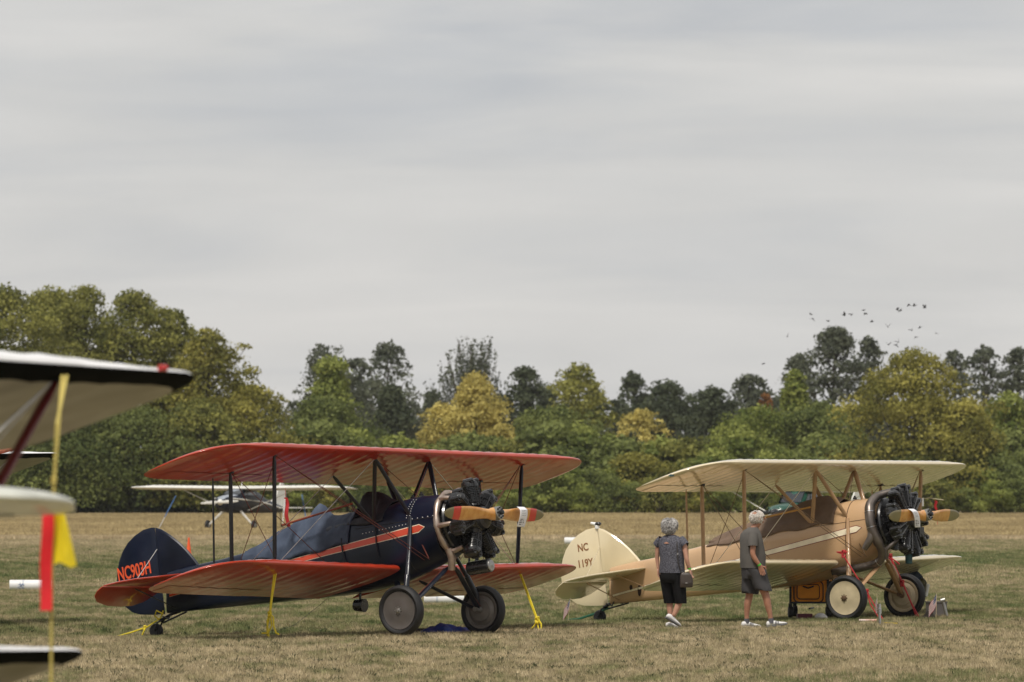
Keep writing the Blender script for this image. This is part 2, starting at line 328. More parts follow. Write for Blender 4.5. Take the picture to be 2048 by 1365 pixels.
def crown_mesh(name, seed, rad, hgt, shape, nleaf, leaf, m, K=60, z0=0.6, csize=.24, fill=.20):
    g = np.random.default_rng(seed)
    prof = PROF[shape]
    t = g.random(K)**.85 if shape != 'feather' else g.random(K)
    pr = np.array([prof(x) for x in t]); ang = g.random(K)*2*PI
    ph = g.random(4)*6.28
    lob = lambda a, tt: 1+.20*np.sin(2*a+ph[0]+tt*3)+.20*np.sin(3*a+ph[1]+tt*7)+.14*np.sin(5*a+ph[2]-tt*11)
    rr = pr*rad*(.25+.75*np.sqrt(g.random(K)))*lob(ang, t)
    cs = rad*csize*(.34+1.35*g.random(K)**1.8)
    rr = np.maximum(rr-cs*.35, 0)
    cc = np.stack([rr*np.cos(ang), rr*np.sin(ang), z0+t*(hgt-z0-cs*.6)], 1)
    ctint = g.random(K)
    k = g.integers(0, K, nleaf) if shape != 'x' else None
    w = cs**2; k = g.choice(K, nleaf, p=w/w.sum())
    d = g.normal(size=(nleaf, 3)); d /= np.linalg.norm(d, axis=1)[:, None]
    d[:, 2] = np.where(d[:, 2] < -.3, -d[:, 2]*.6, d[:, 2])
    rad_ = cs[k]*(.45+.6*g.random(nleaf)**.6)
    ctr = cc[k]+d*rad_[:, None]*np.array([1, 1, .72])
    if shape == 'feather':                    # leaves strung along upswept twigs
        k = g.integers(0, K, nleaf); u = g.random(nleaf)**.8
        base = cc*np.array([.08, .08, .42]); ctr = base[k]+(cc[k]-base[k])*u[:, None]
        ctr[:, 2] -= (np.sin(u*PI)*.10*hgt*g.random(K)[k]*.6); ctr += d*(.30+.60*(1-u))[:, None]*g.random(nleaf)[:, None]; ctr[:, :2] += (cc[k][:, :2]*(.16*np.sin(u*PI))[:, None])
    if shape != 'feather':                    # twigs that fill the crown between its clumps
        nf = int(nleaf*fill); ft = g.random(nf)**.9; fa = g.random(nf)*2*PI
        lump = lob(fa, ft)*(1+.10*np.sin(fa*7-ft*17+seed*2))
        fr = np.array([prof(x) for x in ft])*rad*(.45+.5*np.sqrt(g.random(nf)))*lump
        ctr[:nf] = np.stack([fr*np.cos(fa), fr*np.sin(fa), z0+ft*(hgt-z0-rad*csize*.5)], 1)
        d[:nf] = np.stack([np.cos(fa), np.sin(fa), .4+0*fa], 1)
        k[:nf] = np.argmin(((ctr[:nf, None, :]-cc[None])**2).sum(-1), 1)
    nrm = d*.8+g.normal(size=(nleaf, 3))*.55; nrm /= np.linalg.norm(nrm, axis=1)[:, None]
    a = np.cross(nrm, g.normal(size=(nleaf, 3))); a /= np.linalg.norm(a, axis=1)[:, None]; b_ = np.cross(nrm, a)
    L = (leaf*(.6+.8*g.random(nleaf)))[:, None]
    v = np.stack([ctr-a*L*.5, ctr+b_*L*.32, ctr+a*L*.5, ctr-b_*L*.32], 1).reshape(-1, 3)
    me = bpy.data.meshes.new(name); me.vertices.add(nleaf*4); me.vertices.foreach_set('co', v.astype(np.float32).ravel())
    me.loops.add(nleaf*4); me.loops.foreach_set('vertex_index', np.arange(nleaf*4, dtype=np.int32))
    me.polygons.add(nleaf); me.polygons.foreach_set('loop_start', np.arange(0, nleaf*4, 4, dtype=np.int32)); me.polygons.foreach_set('loop_total', np.full(nleaf, 4, dtype=np.int32))
    me.update(calc_edges=True)
    at_ = me.attributes.new('tint', 'FLOAT', 'POINT'); tv = np.clip(ctint[k]*.85+g.random(nleaf)*.45-.15, 0, 1)
    at_.data.foreach_set('value', np.repeat(tv, 4).astype(np.float32)); me.materials.append(m)
    return me, cc, cs
def tree(name, label, cat, px, top, wpx, D, shape, m, seed, z_low=.6, group=None, dens=1.0, leaf=.42, K=None, lean=0, csize=.275):
    s = FPX/D; hgt = EYE+(HOR-top)/s; rad = wpx/s/2
    n = int(min(26000, 2*rad*hgt*62*dens*(.42/leaf)**2))
    K = K or int(44+hgt/rad*24)
    me, cc, cs = crown_mesh('crown', seed, rad, hgt, shape, n, leaf, m, K, z_low, csize)
    root = thing(name, label, cat, (at(px, D), D+rad*.6, 0), (0, 0, rnd.uniform(0, 6)), group)
    o = bpy.data.objects.new('crown', me); COL.objects.link(o); o.parent = root
    mb = MB(); mb.tube([(0, 0, -.1), (rad*.03, 0, hgt*.3), (0, rad*.04, hgt*.62), (0, 0, hgt*.9)], [hgt*.021, hgt*.016, hgt*.009, .03], 7)
    rr = random.Random(seed)
    for i in np.argsort(-cc[:, 2])[::max(1, len(cc)//(60 if shape == 'feather' else 22))]:
        c = Vector(cc[i]); z1 = max(hgt*.18, c.z-c.xy.length*.9-.5); z1 = min(z1, hgt*.8) if shape != 'feather' else c.z*.5
        mb.tube([(0, 0, z1), (c.x*.5, c.y*.5, lerp(z1, c.z, .38)), tuple(c)], [hgt*.006, hgt*.0035, .02], 5, cap=False)
    mb.build('trunk', bark, root)
    return root
L_OL = leaf_mat('leaf_olive', (.088, .102, .026), (.345, .335, .088))
L_GR = leaf_mat('leaf_green', (.072, .098, .030), (.25, .28, .085))
L_DK = leaf_mat('leaf_dark', (.052, .066, .040), (.12, .14, .078))
L_BL = leaf_mat('leaf_bluish', (.070, .082, .058), (.15, .165, .110))
L_YE = leaf_mat('leaf_yellow', (.34, .285, .08), (.74, .63, .21))
L_YO = leaf_mat('leaf_yellow_olive', (.115, .118, .025), (.45, .405, .10))
L_LT = leaf_mat('leaf_light', (.105, .14, .032), (.35, .38, .10))
L_RU = leaf_mat('leaf_rust', (0.160, 0.075, 0.030), (0.340, 0.170, 0.060))
WOOD = 'trees along the far edge of the airfield'
TREES = [
 ('tall broadleaf at the far left edge, its olive crown cut by the picture border', -10, 566, 200, 456, 'dome', L_OL, 1.0),
 ('tall olive broadleaf with the highest top, second from the left border', 95, 572, 150, 470, 'dome', L_OL, 1.0),
 ('tall green broadleaf with a spiky twin top, third from the left border', 165, 568, 130, 462, 'dome', L_OL, 1.0),
 ('tall broad green tree standing just right of the spiky twin top', 262, 576, 150, 458, 'dome', L_OL, 1.0),
 ('mid height olive tree on the falling right side of the left grove', 345, 612, 120, 462, 'dome', L_OL, 1.0),
 ('olive and gold tree at the right shoulder of the left grove', 415, 652, 150, 456, 'dome', L_YO, 1.0),
 ('low spreading yellowing tree ending the left grove', 492, 768, 165, 455, 'dome', L_YO, .9),
 ('dark green leafy tree low in front of the left grove', 90, 800, 260, 446, 'dome', L_GR, 1.0),
 ('dark bushy tree low in the middle of the left grove', 250, 790, 220, 447, 'dome', L_GR, 1.0),
 ('bushy green tree low on the right of the left grove', 390, 800, 190, 448, 'dome', L_OL, 1.0),
 ('low green bushy tree behind the wing of the distant dark blue airplane', 500, 880, 160, 449, 'dome', L_GR, 1.0),
 ('dark thin tree peeping out behind the light green pointed tree', 650, 683, 105, 560, 'column', L_BL, .55),
 ('light green pointed tree left of the gap in the middle', 662, 712, 150, 500, 'cone', L_LT, 1.0),
 ('brownish dark tree between two taller ones above the orange wing', 712, 716, 90, 570, 'dome', L_BL, .7),
 ('tall dark loose crowned tree over the middle of the orange wing', 775, 682, 140, 560, 'dome', L_BL, .6),
 ('dense dark spruce below the loose dark crown', 782, 765, 120, 520, 'cone', L_DK, 1.3),
 ('round green tree in front of the light green pointed one', 650, 788, 200, 470, 'dome', L_GR, 1.0),
 ('feathery dark tree with upswept branches behind the yellow tree', 940, 668, 118, 545, 'feather', L_BL, 2.3),
 ('bright yellow autumn tree in the middle of the tree line', 950, 742, 190, 466, 'cone', L_YE, 1.0),
 ('pale yellow tree leaning left beside the bright yellow one', 885, 805, 125, 470, 'dome', L_YE, .8),
 ('low yellow tree at the right foot of the bright yellow one', 1000, 845, 95, 464, 'dome', L_YE, .9),
 ('dark rounded tree right of the feathery one', 1052, 728, 110, 545, 'dome', L_DK, .9),
 ('olive tree with a high ragged top right of centre', 1158, 722, 150, 505, 'dome', L_OL, .75),
 ('broad green bushy tree under the ragged olive top', 1110, 800, 190, 470, 'dome', L_GR, 1.0),
 ('dark slender tree far behind, right of the ragged olive top', 1268, 740, 75, 590, 'dome', L_DK, .9),
 ('broad dark green tree in the dip right of centre', 1335, 756, 150, 540, 'dome', L_DK, 1.2),
 ('dark green tree right of the broad dark one', 1425, 768, 110, 550, 'dome', L_DK, 1.1),
 ('small pale yellow tree in front of the dark trees', 1282, 818, 88, 466, 'column', L_YE, .8),
 ('dark tree topped with thin twigs left of the tallest right tree', 1500, 748, 120, 550, 'dome', L_BL, .8),
 ('small rust coloured tree among the green ones', 1532, 785, 34, 500, 'column', L_RU, .8),
 ('mid green bushy tree above the cream wing', 1510, 800, 170, 475, 'dome', L_LT, 1.0),
 ('dark tree at the left foot of the tallest right tree', 1597, 705, 85, 560, 'dome', L_BL, .8),
 ('light green upright tree before the tallest right tree', 1592, 735, 100, 490, 'cone', L_LT, 1.0),
 ('tallest dark olive tree on the right, below the flock of birds', 1672, 648, 140, 545, 'dome', L_BL, .65),
 ('dark tree top just right of the tallest right tree', 1740, 672, 80, 545, 'dome', L_BL, .7),
 ('green bushy tree between the tall tree and the big golden one', 1640, 800, 180, 475, 'dome', L_GR, 1.0),
 ('big rounded golden olive tree dominating the right', 1832, 694, 270, 458, 'dome', L_YO, 1.15),
 ('golden olive skirt tree at the right foot of the big rounded one', 1935, 800, 150, 456, 'dome', L_YO, 1.0),
 ('dark loose tree directly right of the big golden one', 1913, 698, 60, 560, 'column', L_BL, .7),
 ('dark column tree near the right border', 1970, 688, 72, 550, 'column', L_BL, .7),
 ('dark loose tree cut by the right picture border', 2040, 694, 95, 550, 'dome', L_BL, .65),
 ('light green tree low at the right picture border', 2025, 782, 140, 480, 'dome', L_LT, 1.0),
]
for i, (lab, px, top, w, D, sh, m, dn) in enumerate(TREES):
    kw = {}
    if sh == 'feather': kw = dict(K=330, csize=.24, z_low=6.0)
    if m in (L_BL,): kw.setdefault('csize', .25)
    if m in (L_YE,): kw.setdefault('csize', .22)
    w *= 1.62 if px < 520 else 1.22
    nm = 'spruce_tree' if 'spruce' in lab else 'broadleaf_tree'
    tree(nm, lab, 'tree', px, top, w, D, sh, m, 100+i, dens=dn, group=WOOD, leaf=.27 if sh == 'feather' or D < 480 else .36, **kw)
# belt of alike trees far behind
belt = [(px, rnd.uniform(770, 812)) for px in range(545, 2100, 46)]+[(-60, 700), (2090, 740)]
protos = []
for i, (px, top) in enumerate(belt):
    D = rnd.uniform(600, 640); s = FPX/D
    if len(protos) < 5:
        o = tree('belt_tree', 'distant dark green tree in the belt closing off the view', 'tree', px, top, 90, D, 'dome', [L_DK, L_BL][i % 2], 300+i, dens=.8, group='distant trees in the dark belt', leaf=.5)
        o['h'] = EYE+(HOR-top)/s; protos.append(o)
    else:
        p = protos[i % 5]; o = copy_tree(p); k = (EYE+(HOR-top)/s)/p['h']; o.location = (at(px, D), D, 0); o.scale = (k, k, k); o.rotation_euler.z = rnd.uniform(0, 6)
for o in protos: pass
# hedge of shrubs in front of the trees
sprot = []
HM = [L_GR, L_LT, L_OL, L_GR, L_YO, L_DK]
HL = ['mid green', 'light green', 'olive', 'fresh green', 'golden', 'dark green']; hl = '%s leafy shrub in the hedge between the crop field and the trees'
HG = ['%s shrubs in the hedge' % q for q in HL]
cnt = 0
for row in range(3):
    px = -60
    while px < 2120:
        D = [463, 457, 452][row]+rnd.uniform(-2, 2); s = FPX/D
        if px < 560: ht = [5.5, 4.2, 2.6][row]*rnd.uniform(.8, 1.15)
        else: ht = [6.6, 4.6, 2.8][row]*rnd.uniform(.75, 1.15)
        if len(sprot) < 6:
            me, cc, cs = crown_mesh('foliage', 500+len(sprot), 2.6, 4.4, 'dome', 5200, .24, HM[len(sprot)], 34, .1, .30)
            o = thing('hedge_shrub', hl % HL[len(sprot)], 'shrub', (at(px, D), D, 0), group=HG[len(sprot)])
            f = bpy.data.objects.new('foliage', me); COL.objects.link(f); f.parent = o; sprot.append(o)
            mb = MB()
            for k in range(5): a = k*1.3; mb.tube([(0, 0, -.1), (math.cos(a)*.5, math.sin(a)*.5, 1.5), (math.cos(a)*1.1, math.sin(a)*1.1, 3.0)], [.06, .04, .015], 5)
            mb.build('stem', bark, o)
        else:
            w = rnd.random(); ix = 5 if (px < 560 and w < .35) else int(w*4.999)
            if ix == 4 and rnd.random() < .55: ix = 1
            o = copy_tree(sprot[ix])
        o.location = (at(px, D), D, 0); k = ht/4.4; wv = rnd.uniform(.95, 1.3)
        o.scale = (k*wv, k*wv, k); o.rotation_euler.z = rnd.uniform(0, 6); cnt += 1
        px += rnd.uniform(38, 66)
#PART2
# ---------------------------------------------------------------- biplanes
def naca(u): return 2.969*math.sqrt(u)-1.26*u-3.516*u*u+2.843*u**3-1.015*u**4   # *t/2 half thickness for t=1 -> /10
def wing_parts(cfg, parent, name, S_, y0, LE, TE, dih, mats, both=True, ail=(2.35, 4.55), sym=1, under_black=False):
    """ribbed fabric wing; LE, TE = (x, z) at the root. Sections between y0 and S_ (or -S_..S_)"""
    (x1, z1), (x2, z2) = LE, TE
    us = [1, .9, .76, .60, .45, .3, .2, .12, .06, .025, .008]; ls = [.004, .02, .06, .12, .2, .32, .45, .60, .76, .9, 1]
    loop = [(u, 1) for u in us]+[(0, 1)]+[(u, -1) for u in ls]
    def section(y):
        ay = abs(y); a = cfg.get('tipa', .8)*S_/5; q = max(0, (ay-(S_-a))/a); q = min(q, 1)
        xl = x1-cfg.get('tipb', .72)*(1-(1-q**2.2)**(1/2.2)); q2 = max(0, min(1, (ay-(S_-.75))/.75)); xt = x2+.32*(1-(1-q2**2.5)**(1/2.5))
        sl = (z1-z2)/(x1-x2); zl = z1-sl*(x1-xl)+dih*ay; zt = z2+sl*(xt-x2)+dih*ay
        ch = math.hypot(x1-x2, z1-z2); n = Vector((-(zl-zt), 0, (xl-xt))).normalized()
        th = (1-.5*min(1, max(0, (ay-(S_-1.3))/.75)))*(math.sqrt(max(0, 1-((ay-(S_-.55))/.56)**2)) if ay > S_-.55 else 1)
        fr = ((ay-y0)/.30) % 1.0; sag = math.sin(PI*fr)*.011*th if ay < S_-.3 else 0
        pts = []
        for u, sd in loop:
            p = Vector((lerp(xl, xt, u), y, lerp(zl, zt, u)))
            t = naca(u)*.1*5*ch*.115*2*th
            if sd > 0: off = t*.78+.001
            else: off = -t*.30-.001
            sg = sag*min(1, max(0, (u-.006)*14)) * (1 if u < .97 else 0)
            off -= sg*sd
            pts.append(p+n*off)
        return pts
    side_list = [(-S_, -y0, -1), (y0, S_, 1)] if both else []
    if y0 == 0: stations = sorted(set([round(-y, 4) for y in fr_list(S_)]+[round(y, 4) for y in fr_list(S_)]))
    def panel(stations, nm):
        secs = [section(y) for y in stations]; nl = len(loop)
        mbs = {'wing': MB(), 'a-': MB(), 'a+': MB()}; pts = [p for s_ in secs for p in s_]
        for m_ in mbs.values(): m_.v = [tuple(p) for p in pts]
        for i in range(len(secs)-1):
            ym = (stations[i]+stations[i+1])/2
            for k in range(nl-1):
                u = (loop[k][0]+loop[k+1][0])/2
                lo = loop[k+1][1] < 0 and loop[k][1] <= 1 and k >= len(us)
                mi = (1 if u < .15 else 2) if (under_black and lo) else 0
                key = 'wing'
                if u > .76 and ail and ail[0] < abs(ym) < ail[1]: key = 'a+' if ym > 0 else 'a-'
                mbs[key].f.append((i*nl+k, (i+1)*nl+k, (i+1)*nl+k+1, i*nl+k+1)); mbs[key].m.append(mi)
        if abs(stations[0]) > .5 and abs(abs(stations[0])-S_) > .01 or len(stations) and stations[0] == -S_:
            pass
        mbs['wing'].f.append(tuple(range(nl))); mbs['wing'].m.append(0)
        mbs['wing'].f.append(tuple((len(secs)-1)*nl+k for k in reversed(range(nl)))); mbs['wing'].m.append(0)
        w = compact(mbs['wing']).build(nm, mats, parent, angle=50)
        for key in ('a-', 'a+'):
            if mbs[key].f:
                a = compact(mbs[key]); o = a.build('aileron', mats, w, angle=50)
                # drop the aileron a few millimetres so its gap shows
                for v in o.data.vertices: v.co.z -= .007; v.co.x -= .006
        return w
    if y0 == 0: return [panel(stations, name)]
    st = fr_list(S_, y0)
    return [panel([-y for y in reversed(st)], name), panel(st, name)]
def fr_list(S_, y0=0):
    out = []; y = y0
    while y < S_-.55: out.append(y); y += .075
    out += [S_-.55+.55*math.sin(PI/2*k/9) for k in range(10)]
    out[-1] = S_-.002
    return out
def compact(m):
    used = sorted({i for f in m.f for i in f}); mp = {j: i for i, j in enumerate(used)}
    m.v = [m.v[j] for j in used]; m.f = [tuple(mp[i] for i in f) for f in m.f]; return m

FUS = [  # x, top z, bottom z, half width, squareness
 (.17, 2.045, 1.13, .455, 2.0), (-.05, 2.045, 1.02, .450, 2.1), (-.35, 2.02, .90, .44, 2.5), (-.65, 1.96, .78, .42, 3.0), (-.9, 1.86, .71, .41, 3.4),
 (-1.3, 1.74, .62, .395, 3.8), (-1.8, 1.63, .555, .37, 4), (-2.3, 1.50, .51, .335, 4), (-3.0, 1.29, .44, .27, 4), (-3.9, 1.085, .36, .17, 4),
 (-4.45, .985, .31, .115, 3.5), (-4.95, .88, .262, .045, 3)]
def build_biplane(c):
    root = thing('biplane', c['label'], 'biplane', c['loc'], (c.get('roll', 0), 0, -R(c['theta'])), c.get('group'))
    dz = c.get('dz', 0); M = c['mats']; fs = M['fuselage']; wm = M['wing']; st = M['strut']; wr = M['wire']
    full = c.get('full', True)
    def fsec(x):
        zt, zb, w, n = interp(x, FUS); return zt+dz, zb+dz, w, n
    def side(x, z, off=.0):
        zt, zb, w, n = fsec(x); h = (zt-zb)/2; zc = (zt+zb)/2
        return w*max(0.02, 1-min(1, abs((z-zc)/h))**n)**(1/n)+off
    # fuselage
    mb = MB(); rings = []
    xsn = [.17, .06, -.05, -.2, -.35, -.5, -.65, -.78, -.9, -1.1, -1.3, -1.55, -1.8, -2.05, -2.3, -2.65, -3.0, -3.45, -3.9, -4.2, -4.45, -4.7, -4.95]
    for x in xsn:
        zt, zb, w, n = fsec(x); h = (zt-zb)/2; zc = (zt+zb)/2; r = []
        for k in range(36):
            a = 2*PI*k/36; ca, sa = math.cos(a), math.sin(a)
            r.append((x+(.17 if x > 0 else 0)*(zc-z_ring(dz))*0, w*math.copysign(abs(ca)**(2/n), ca), zc+h*math.copysign(abs(sa)**(2/n), sa)))
        rings.append(r)
    fo = mb.loft(rings).build('fuselage', fs, root, angle=40)
    # stripe with its pale edging
    for s_ in (-1, 1):
        for nm, mt, wd, off in (('stripe_edge', M['stripe_edge'], .062, .004), ('stripe', M['stripe'], .050, .007)):
            mb = MB(); b = MB(); xs_ = [-.04-(.0 if nm == 'stripe' else -.014), -.13]+[-.13-.25*k for k in range(1, 20)]
            rows_ = []
            for x in xs_:
                if x < -4.9: break
                zc = 1.555+dz+c.get('sslope', .215)*(x+.1); hw = wd*lerp(1, .35, min(1, max(0, -x/4.6)))
                if x > -.06: hw = .001
                rows_.append([(x, s_*(side(x, zc+hw*q)+off), zc+hw*q) for q in (-1, -.33, .33, 1)])
            mb.loft(rows_, closed=False).build(nm, mt, fo)
    # cowl ring, panel lines and rivets
    mb = MB()
    for x in (.165, -.33, ):
        zt, zb, w, n = fsec(x); h = (zt-zb)/2+.002; zc = (zt+zb)/2; w += .002
        mb.tube([(x, w*math.copysign(abs(math.cos(a))**(2/n), math.cos(a)), zc+h*math.copysign(abs(math.sin(a))**(2/n), math.sin(a))) for a in [2*PI*k/40 for k in range(41)]], .006, 5, cap=False)
    for s_ in (-1, 1):
        mb.tube([(x, s_*side(x, 1.70+dz+.13*x, .001), 1.70+dz+.13*x) for x in (.16, -.1, -.33, -.6, -.9, -1.3)], .004, 4)
    mb.build('panel_seam', M['seam'], fo)
    if c.get('rivets'):
        mb = MB()
        for s_ in (-1, 1):
            for k in range(14):
                x = -.37-.06*k; z = 1.62+dz+.18*(x+.3)
                mb.box((x, s_*(side(x, z)+.002), z), (.011, .006, .011))
            for k in range(9):
                z = 1.70+dz+.033*k; mb.box((-.37, s_*(side(-.37, z)+.002), z), (.011, .006, .011)); mb.box((-.315, s_*(side(-.315, z)+.002), z), (.010, .006, .010))
            for k in range(5):
                x = .1-.09*k; z = 1.72+dz+.13*x; mb.box((x, s_*(side(x, z)+.004), z), (.012, .006, .012))
        mb.build('rivet', white_paint, fo, kind='stuff')
    # wings
    kz = c.get('kz', 0)
    U = c['upper']; Lw = c['lower']
    uw = wing_parts(c, root, 'upper_wing', U['S'], 0, U['LE'], U['TE'], U['dih'], wm, under_black=c.get('under_black'))[0]
    lw = wing_parts(c, root, 'lower_wing', Lw['S'], .42, Lw['LE'], Lw['TE'], Lw['dih'], wm, under_black=c.get('under_black'))
    def chord_pt(Wg, x, y, lower=True):
        (x1, z1), (x2, z2) = Wg['LE'], Wg['TE']; return z2+(z1-z2)*(x-x2)/(x1-x2)+Wg['dih']*abs(y)+(-.025 if lower else .085)
    f_x, r_x = c.get('spars', (-.74, -1.50)); sy = c.get('strut_y', 3.22); ly = c.get('strut_yl', 3.15)
    def strut(a, b, w, nm='interplane_strut', par=root, seg=10):
        return MB().tube([a, tuple(lerp(p, q, .08) for p, q in zip(a, b)), tuple(lerp(p, q, .92) for p, q in zip(a, b)), b], [w*.5, w, w, w*.5], seg, flat=.45, updir=(1, 0, 0)).build(nm, st, par)
    for s_ in (-1, 1):
        for x, nm in ((f_x, 'interplane_strut'), (r_x, 'interplane_strut')):
            a = (x, s_*sy, chord_pt(U, x, sy)); b = (x+(-.02 if x == f_x else .0), s_*ly, chord_pt(Lw, x, ly, False))
            o = strut(a, b, .036, nm)
            fit = MB(); fit.box(a, (.09, .05, .03)); fit.box((b[0], b[1], b[2]-.01), (.09, .06, .03)); fit.build('strut_fitting', M['fitting'], o)
        if full:
            xa = -1.72
            strut((xa, s_*(sy+.12), chord_pt(U, xa, sy)-.01), (xa, s_*(ly+.12), chord_pt(Lw, xa, ly, False)-.03), .018, 'aileron_strut')
    cy = .70
    cab_f = lambda s_: (f_x, s_*cy, chord_pt(U, f_x, 0)+.0); cab_r = lambda s_: (r_x+.02, s_*cy, chord_pt(U, r_x, 0))
    if full:
        for s_ in (-1, 1):
            strut(cab_f(s_), (-.33, s_*.40, 1.745+dz), .038, 'cabane_strut'); strut(cab_f(s_), (-.97, s_*.38, 1.60+dz), .036, 'cabane_strut')
            strut(cab_r(s_), (-.97, s_*.38, 1.62+dz), .034, 'cabane_strut')
    # rigging wires
    def wire(a, b, r=.0055, nm='rigging_wire', par=root, m=None): return MB().tube([a, b], r, 5).build(nm, m or wr, par)
    if full:
        uf = lambda s_: (f_x, s_*(sy-.05), chord_pt(U, f_x, sy)-.02); ur = lambda s_: (r_x, s_*(sy-.05), chord_pt(U, r_x, sy)-.02)
        lf = lambda s_: (f_x, s_*(ly-.05), chord_pt(Lw, f_x, ly, False)); lr = lambda s_: (r_x, s_*(ly-.05), chord_pt(Lw, r_x, ly, False))
        for s_ in (-1, 1):
            wire(uf(s_), (.03, s_*.40, 1.10+dz)); wire(uf(s_), (-.06, s_*.40, 1.09+dz)); wire(ur(s_), (-1.48, s_*.40, .80+dz))
            wire(lf(s_), cab_f(s_), m=M['wire2']); wire(lr(s_), cab_r(s_), m=M['wire2'])
            wire(uf(s_), lr(s_)); wire(ur(s_), lf(s_))
            wire(cab_f(s_), (-.33, -s_*.40, 1.75+dz)); wire((-.33, s_*.41, 1.70+dz), (.02, s_*.41, 1.12+dz), .010); 
            wire(cab_f(s_), (-.97, s_*.40, 1.62+dz), .005)
    # tail surfaces
    tm = M['tail']; dt = dz
    fin_out = [(-5.16, 1.535), (-5.08, 1.515), (-4.92, 1.435), (-4.74, 1.32), (-4.58, 1.195), (-4.44, 1.06), (-4.33, .94), (-4.9, .84), (-5.02, .78)]
    rud_out = [(-5.27, 1.545), (-5.42, 1.51), (-5.58, 1.42), (-5.71, 1.31), (-5.81, 1.17), (-5.87, 1.02), (-5.90, .88), (-5.905, .72), (-5.88, .58), (-5.83, .46), (-5.74, .35), (-5.60, .265), (-5.45, .235), (-5.2, .235), (-5.0, .25)]
    def slab(outline, th, nm, mt, par, extra=None):
        mb = MB(); n = len(outline); cx = sum(p[0] for p in outline)/n; cz = sum(p[1] for p in outline)/n
        inner = [(lerp(p[0], cx, .10), lerp(p[1], cz, .10)) for p in outline]
        rings = [[(p[0], -th, p[1]+dt) for p in inner], [(p[0], -th*.35, p[1]+dt) for p in outline], [(p[0], th*.35, p[1]+dt) for p in outline], [(p[0], th, p[1]+dt) for p in inner]]
        mb.loft(rings); return mb.build(nm, mt, par, angle=30)
    hinge_t, hinge_b = (-5.21, 1.54), (-5.03, .25)
    fin = slab([(hinge_t[0]+.012, 1.545)]+fin_out[1:]+[(-5.115, .80)], .022, 'fin', tm, root)
    rud = slab(rud_out+[(hinge_t[0]-.004, 1.545)], .020, 'rudder', tm, root)
    # tail plane and drooping elevators
    hx, hz = -4.92, .665+dt-(.0); sl = .30
    def stab_z(x): return hz+sl*(x-hx)
    for s_ in (-1, 1):
        out = [(-4.2, .06), (-4.22, .22), (-4.32, .6), (-4.45, .95), (-4.58, 1.33), (-4.74, 1.56), (-4.91, 1.66), (-4.915, .9), (-4.915, .4), (-4.915, .06)]
        mb = MB(); n = len(out); cx, cy_ = -4.62, .7
        lp = lambda p, z: (p[0], s_*p[1], stab_z(p[0])+z)
        inn = [(lerp(p[0], cx, .1), lerp(p[1], cy_, .07)) for p in out]
        mb.loft([[lp(p, .02) for p in inn], [lp(p, .007) for p in out], [lp(p, -.007) for p in out], [lp(p, -.02) for p in inn]]).build('tailplane', M['stab'], root, angle=30)
        el = [(.0, .13), (.0, 1.66), (.10, 1.68), (.22, 1.63), (.34, 1.46), (.43, 1.12), (.45, .75), (.43, .5), (.34, .3), (.16, .17)]
        ex = lambda p, z: (hx-.012-p[0]*.74-z*.67, s_*p[1], hz-p[0]*.67*.98-.01+z*.74)
        inn = [(lerp(p[0], .22, .12), lerp(p[1], .8, .07)) for p in el]
        mb = MB(); mb.loft([[ex(p, .014) for p in inn], [ex(p, .005) for p in el], [ex(p, -.005) for p in el], [ex(p, -.014) for p in inn]]).build('elevator', M['stab'], root, angle=30)
        wire((-5.15, s_*.02, 1.22+dt), (-4.96, s_*.85, hz+.03), .006, 'tail_brace_wire', m=M['wire2'])
        wire((-4.75, s_*.07, .34+dt), (-4.95, s_*.85, hz-.03), .009, 'tail_brace_strut', m=st)
        wire((-4.2, s_*.12, .55+dt), (-4.5, s_*.62, stab_z(-4.5)-.03), .009, 'tail_brace_strut', m=st)
    # registration
    if c.get('reg'):
        for (txt, x, z, size, rot, sx) in c['reg']:
            Mx = Matrix.Translation((x, -.0225, z+dt)) @ Matrix.Rotation(-R(rot), 4, 'Y') @ Matrix.Rotation(PI/2, 4, 'X')
            text_mesh('registration_mark', txt, size, Mx, M['letter'], rud, bold=.004*size/.2, sx=sx)
    # tail wheel
    tw = MB(); gy = c.get('tailz', -.12); wx = -5.16
    o = MB().rev([(-.035, .045), (-.04, .09), (-.028, .108), (0, .115), (.028, .108), (.04, .09), (.035, .045)], (wx, 0, gy+.113), (0, 1, 0), 18, cap=True).build('tail_wheel', black_rubber, root)
    MB().rev([(-.043, .012), (-.043, .05), (.043, .05), (.043, .012)], (wx, 0, gy+.113), (0, 1, 0), 12, cap=True).build('hub_cap', M['fitting'], o)
    mb = MB(); mb.tube([(wx, -.06, gy+.113), (wx+.06, -.06, gy+.24), (wx+.13, -.02, gy+.29)], .014, 6); mb.tube([(wx, .06, gy+.113), (wx+.06, .06, gy+.24), (wx+.13, .02, gy+.29)], .014, 6)
    mb.tube([(wx+.08, 0, gy+.27), (wx+.25, 0, gy+.36), (-4.72, 0, .30+dt)], [.03, .022, .026], 8); mb.tube([(wx+.12, .01, gy+.24), (-4.62, .03, .29+dt)], .014, 6)
    mb.tube([(wx+.14, -.03, gy+.33), (wx+.26, -.05, gy+.30), (wx+.3, -.03, gy+.38)], .012, 6); mb.build('tail_spring', M['spring'], root)
    if not full: return root, side, chord_pt
    # main gear
    WR = c.get('wheel_r', .368); ty = 1.07
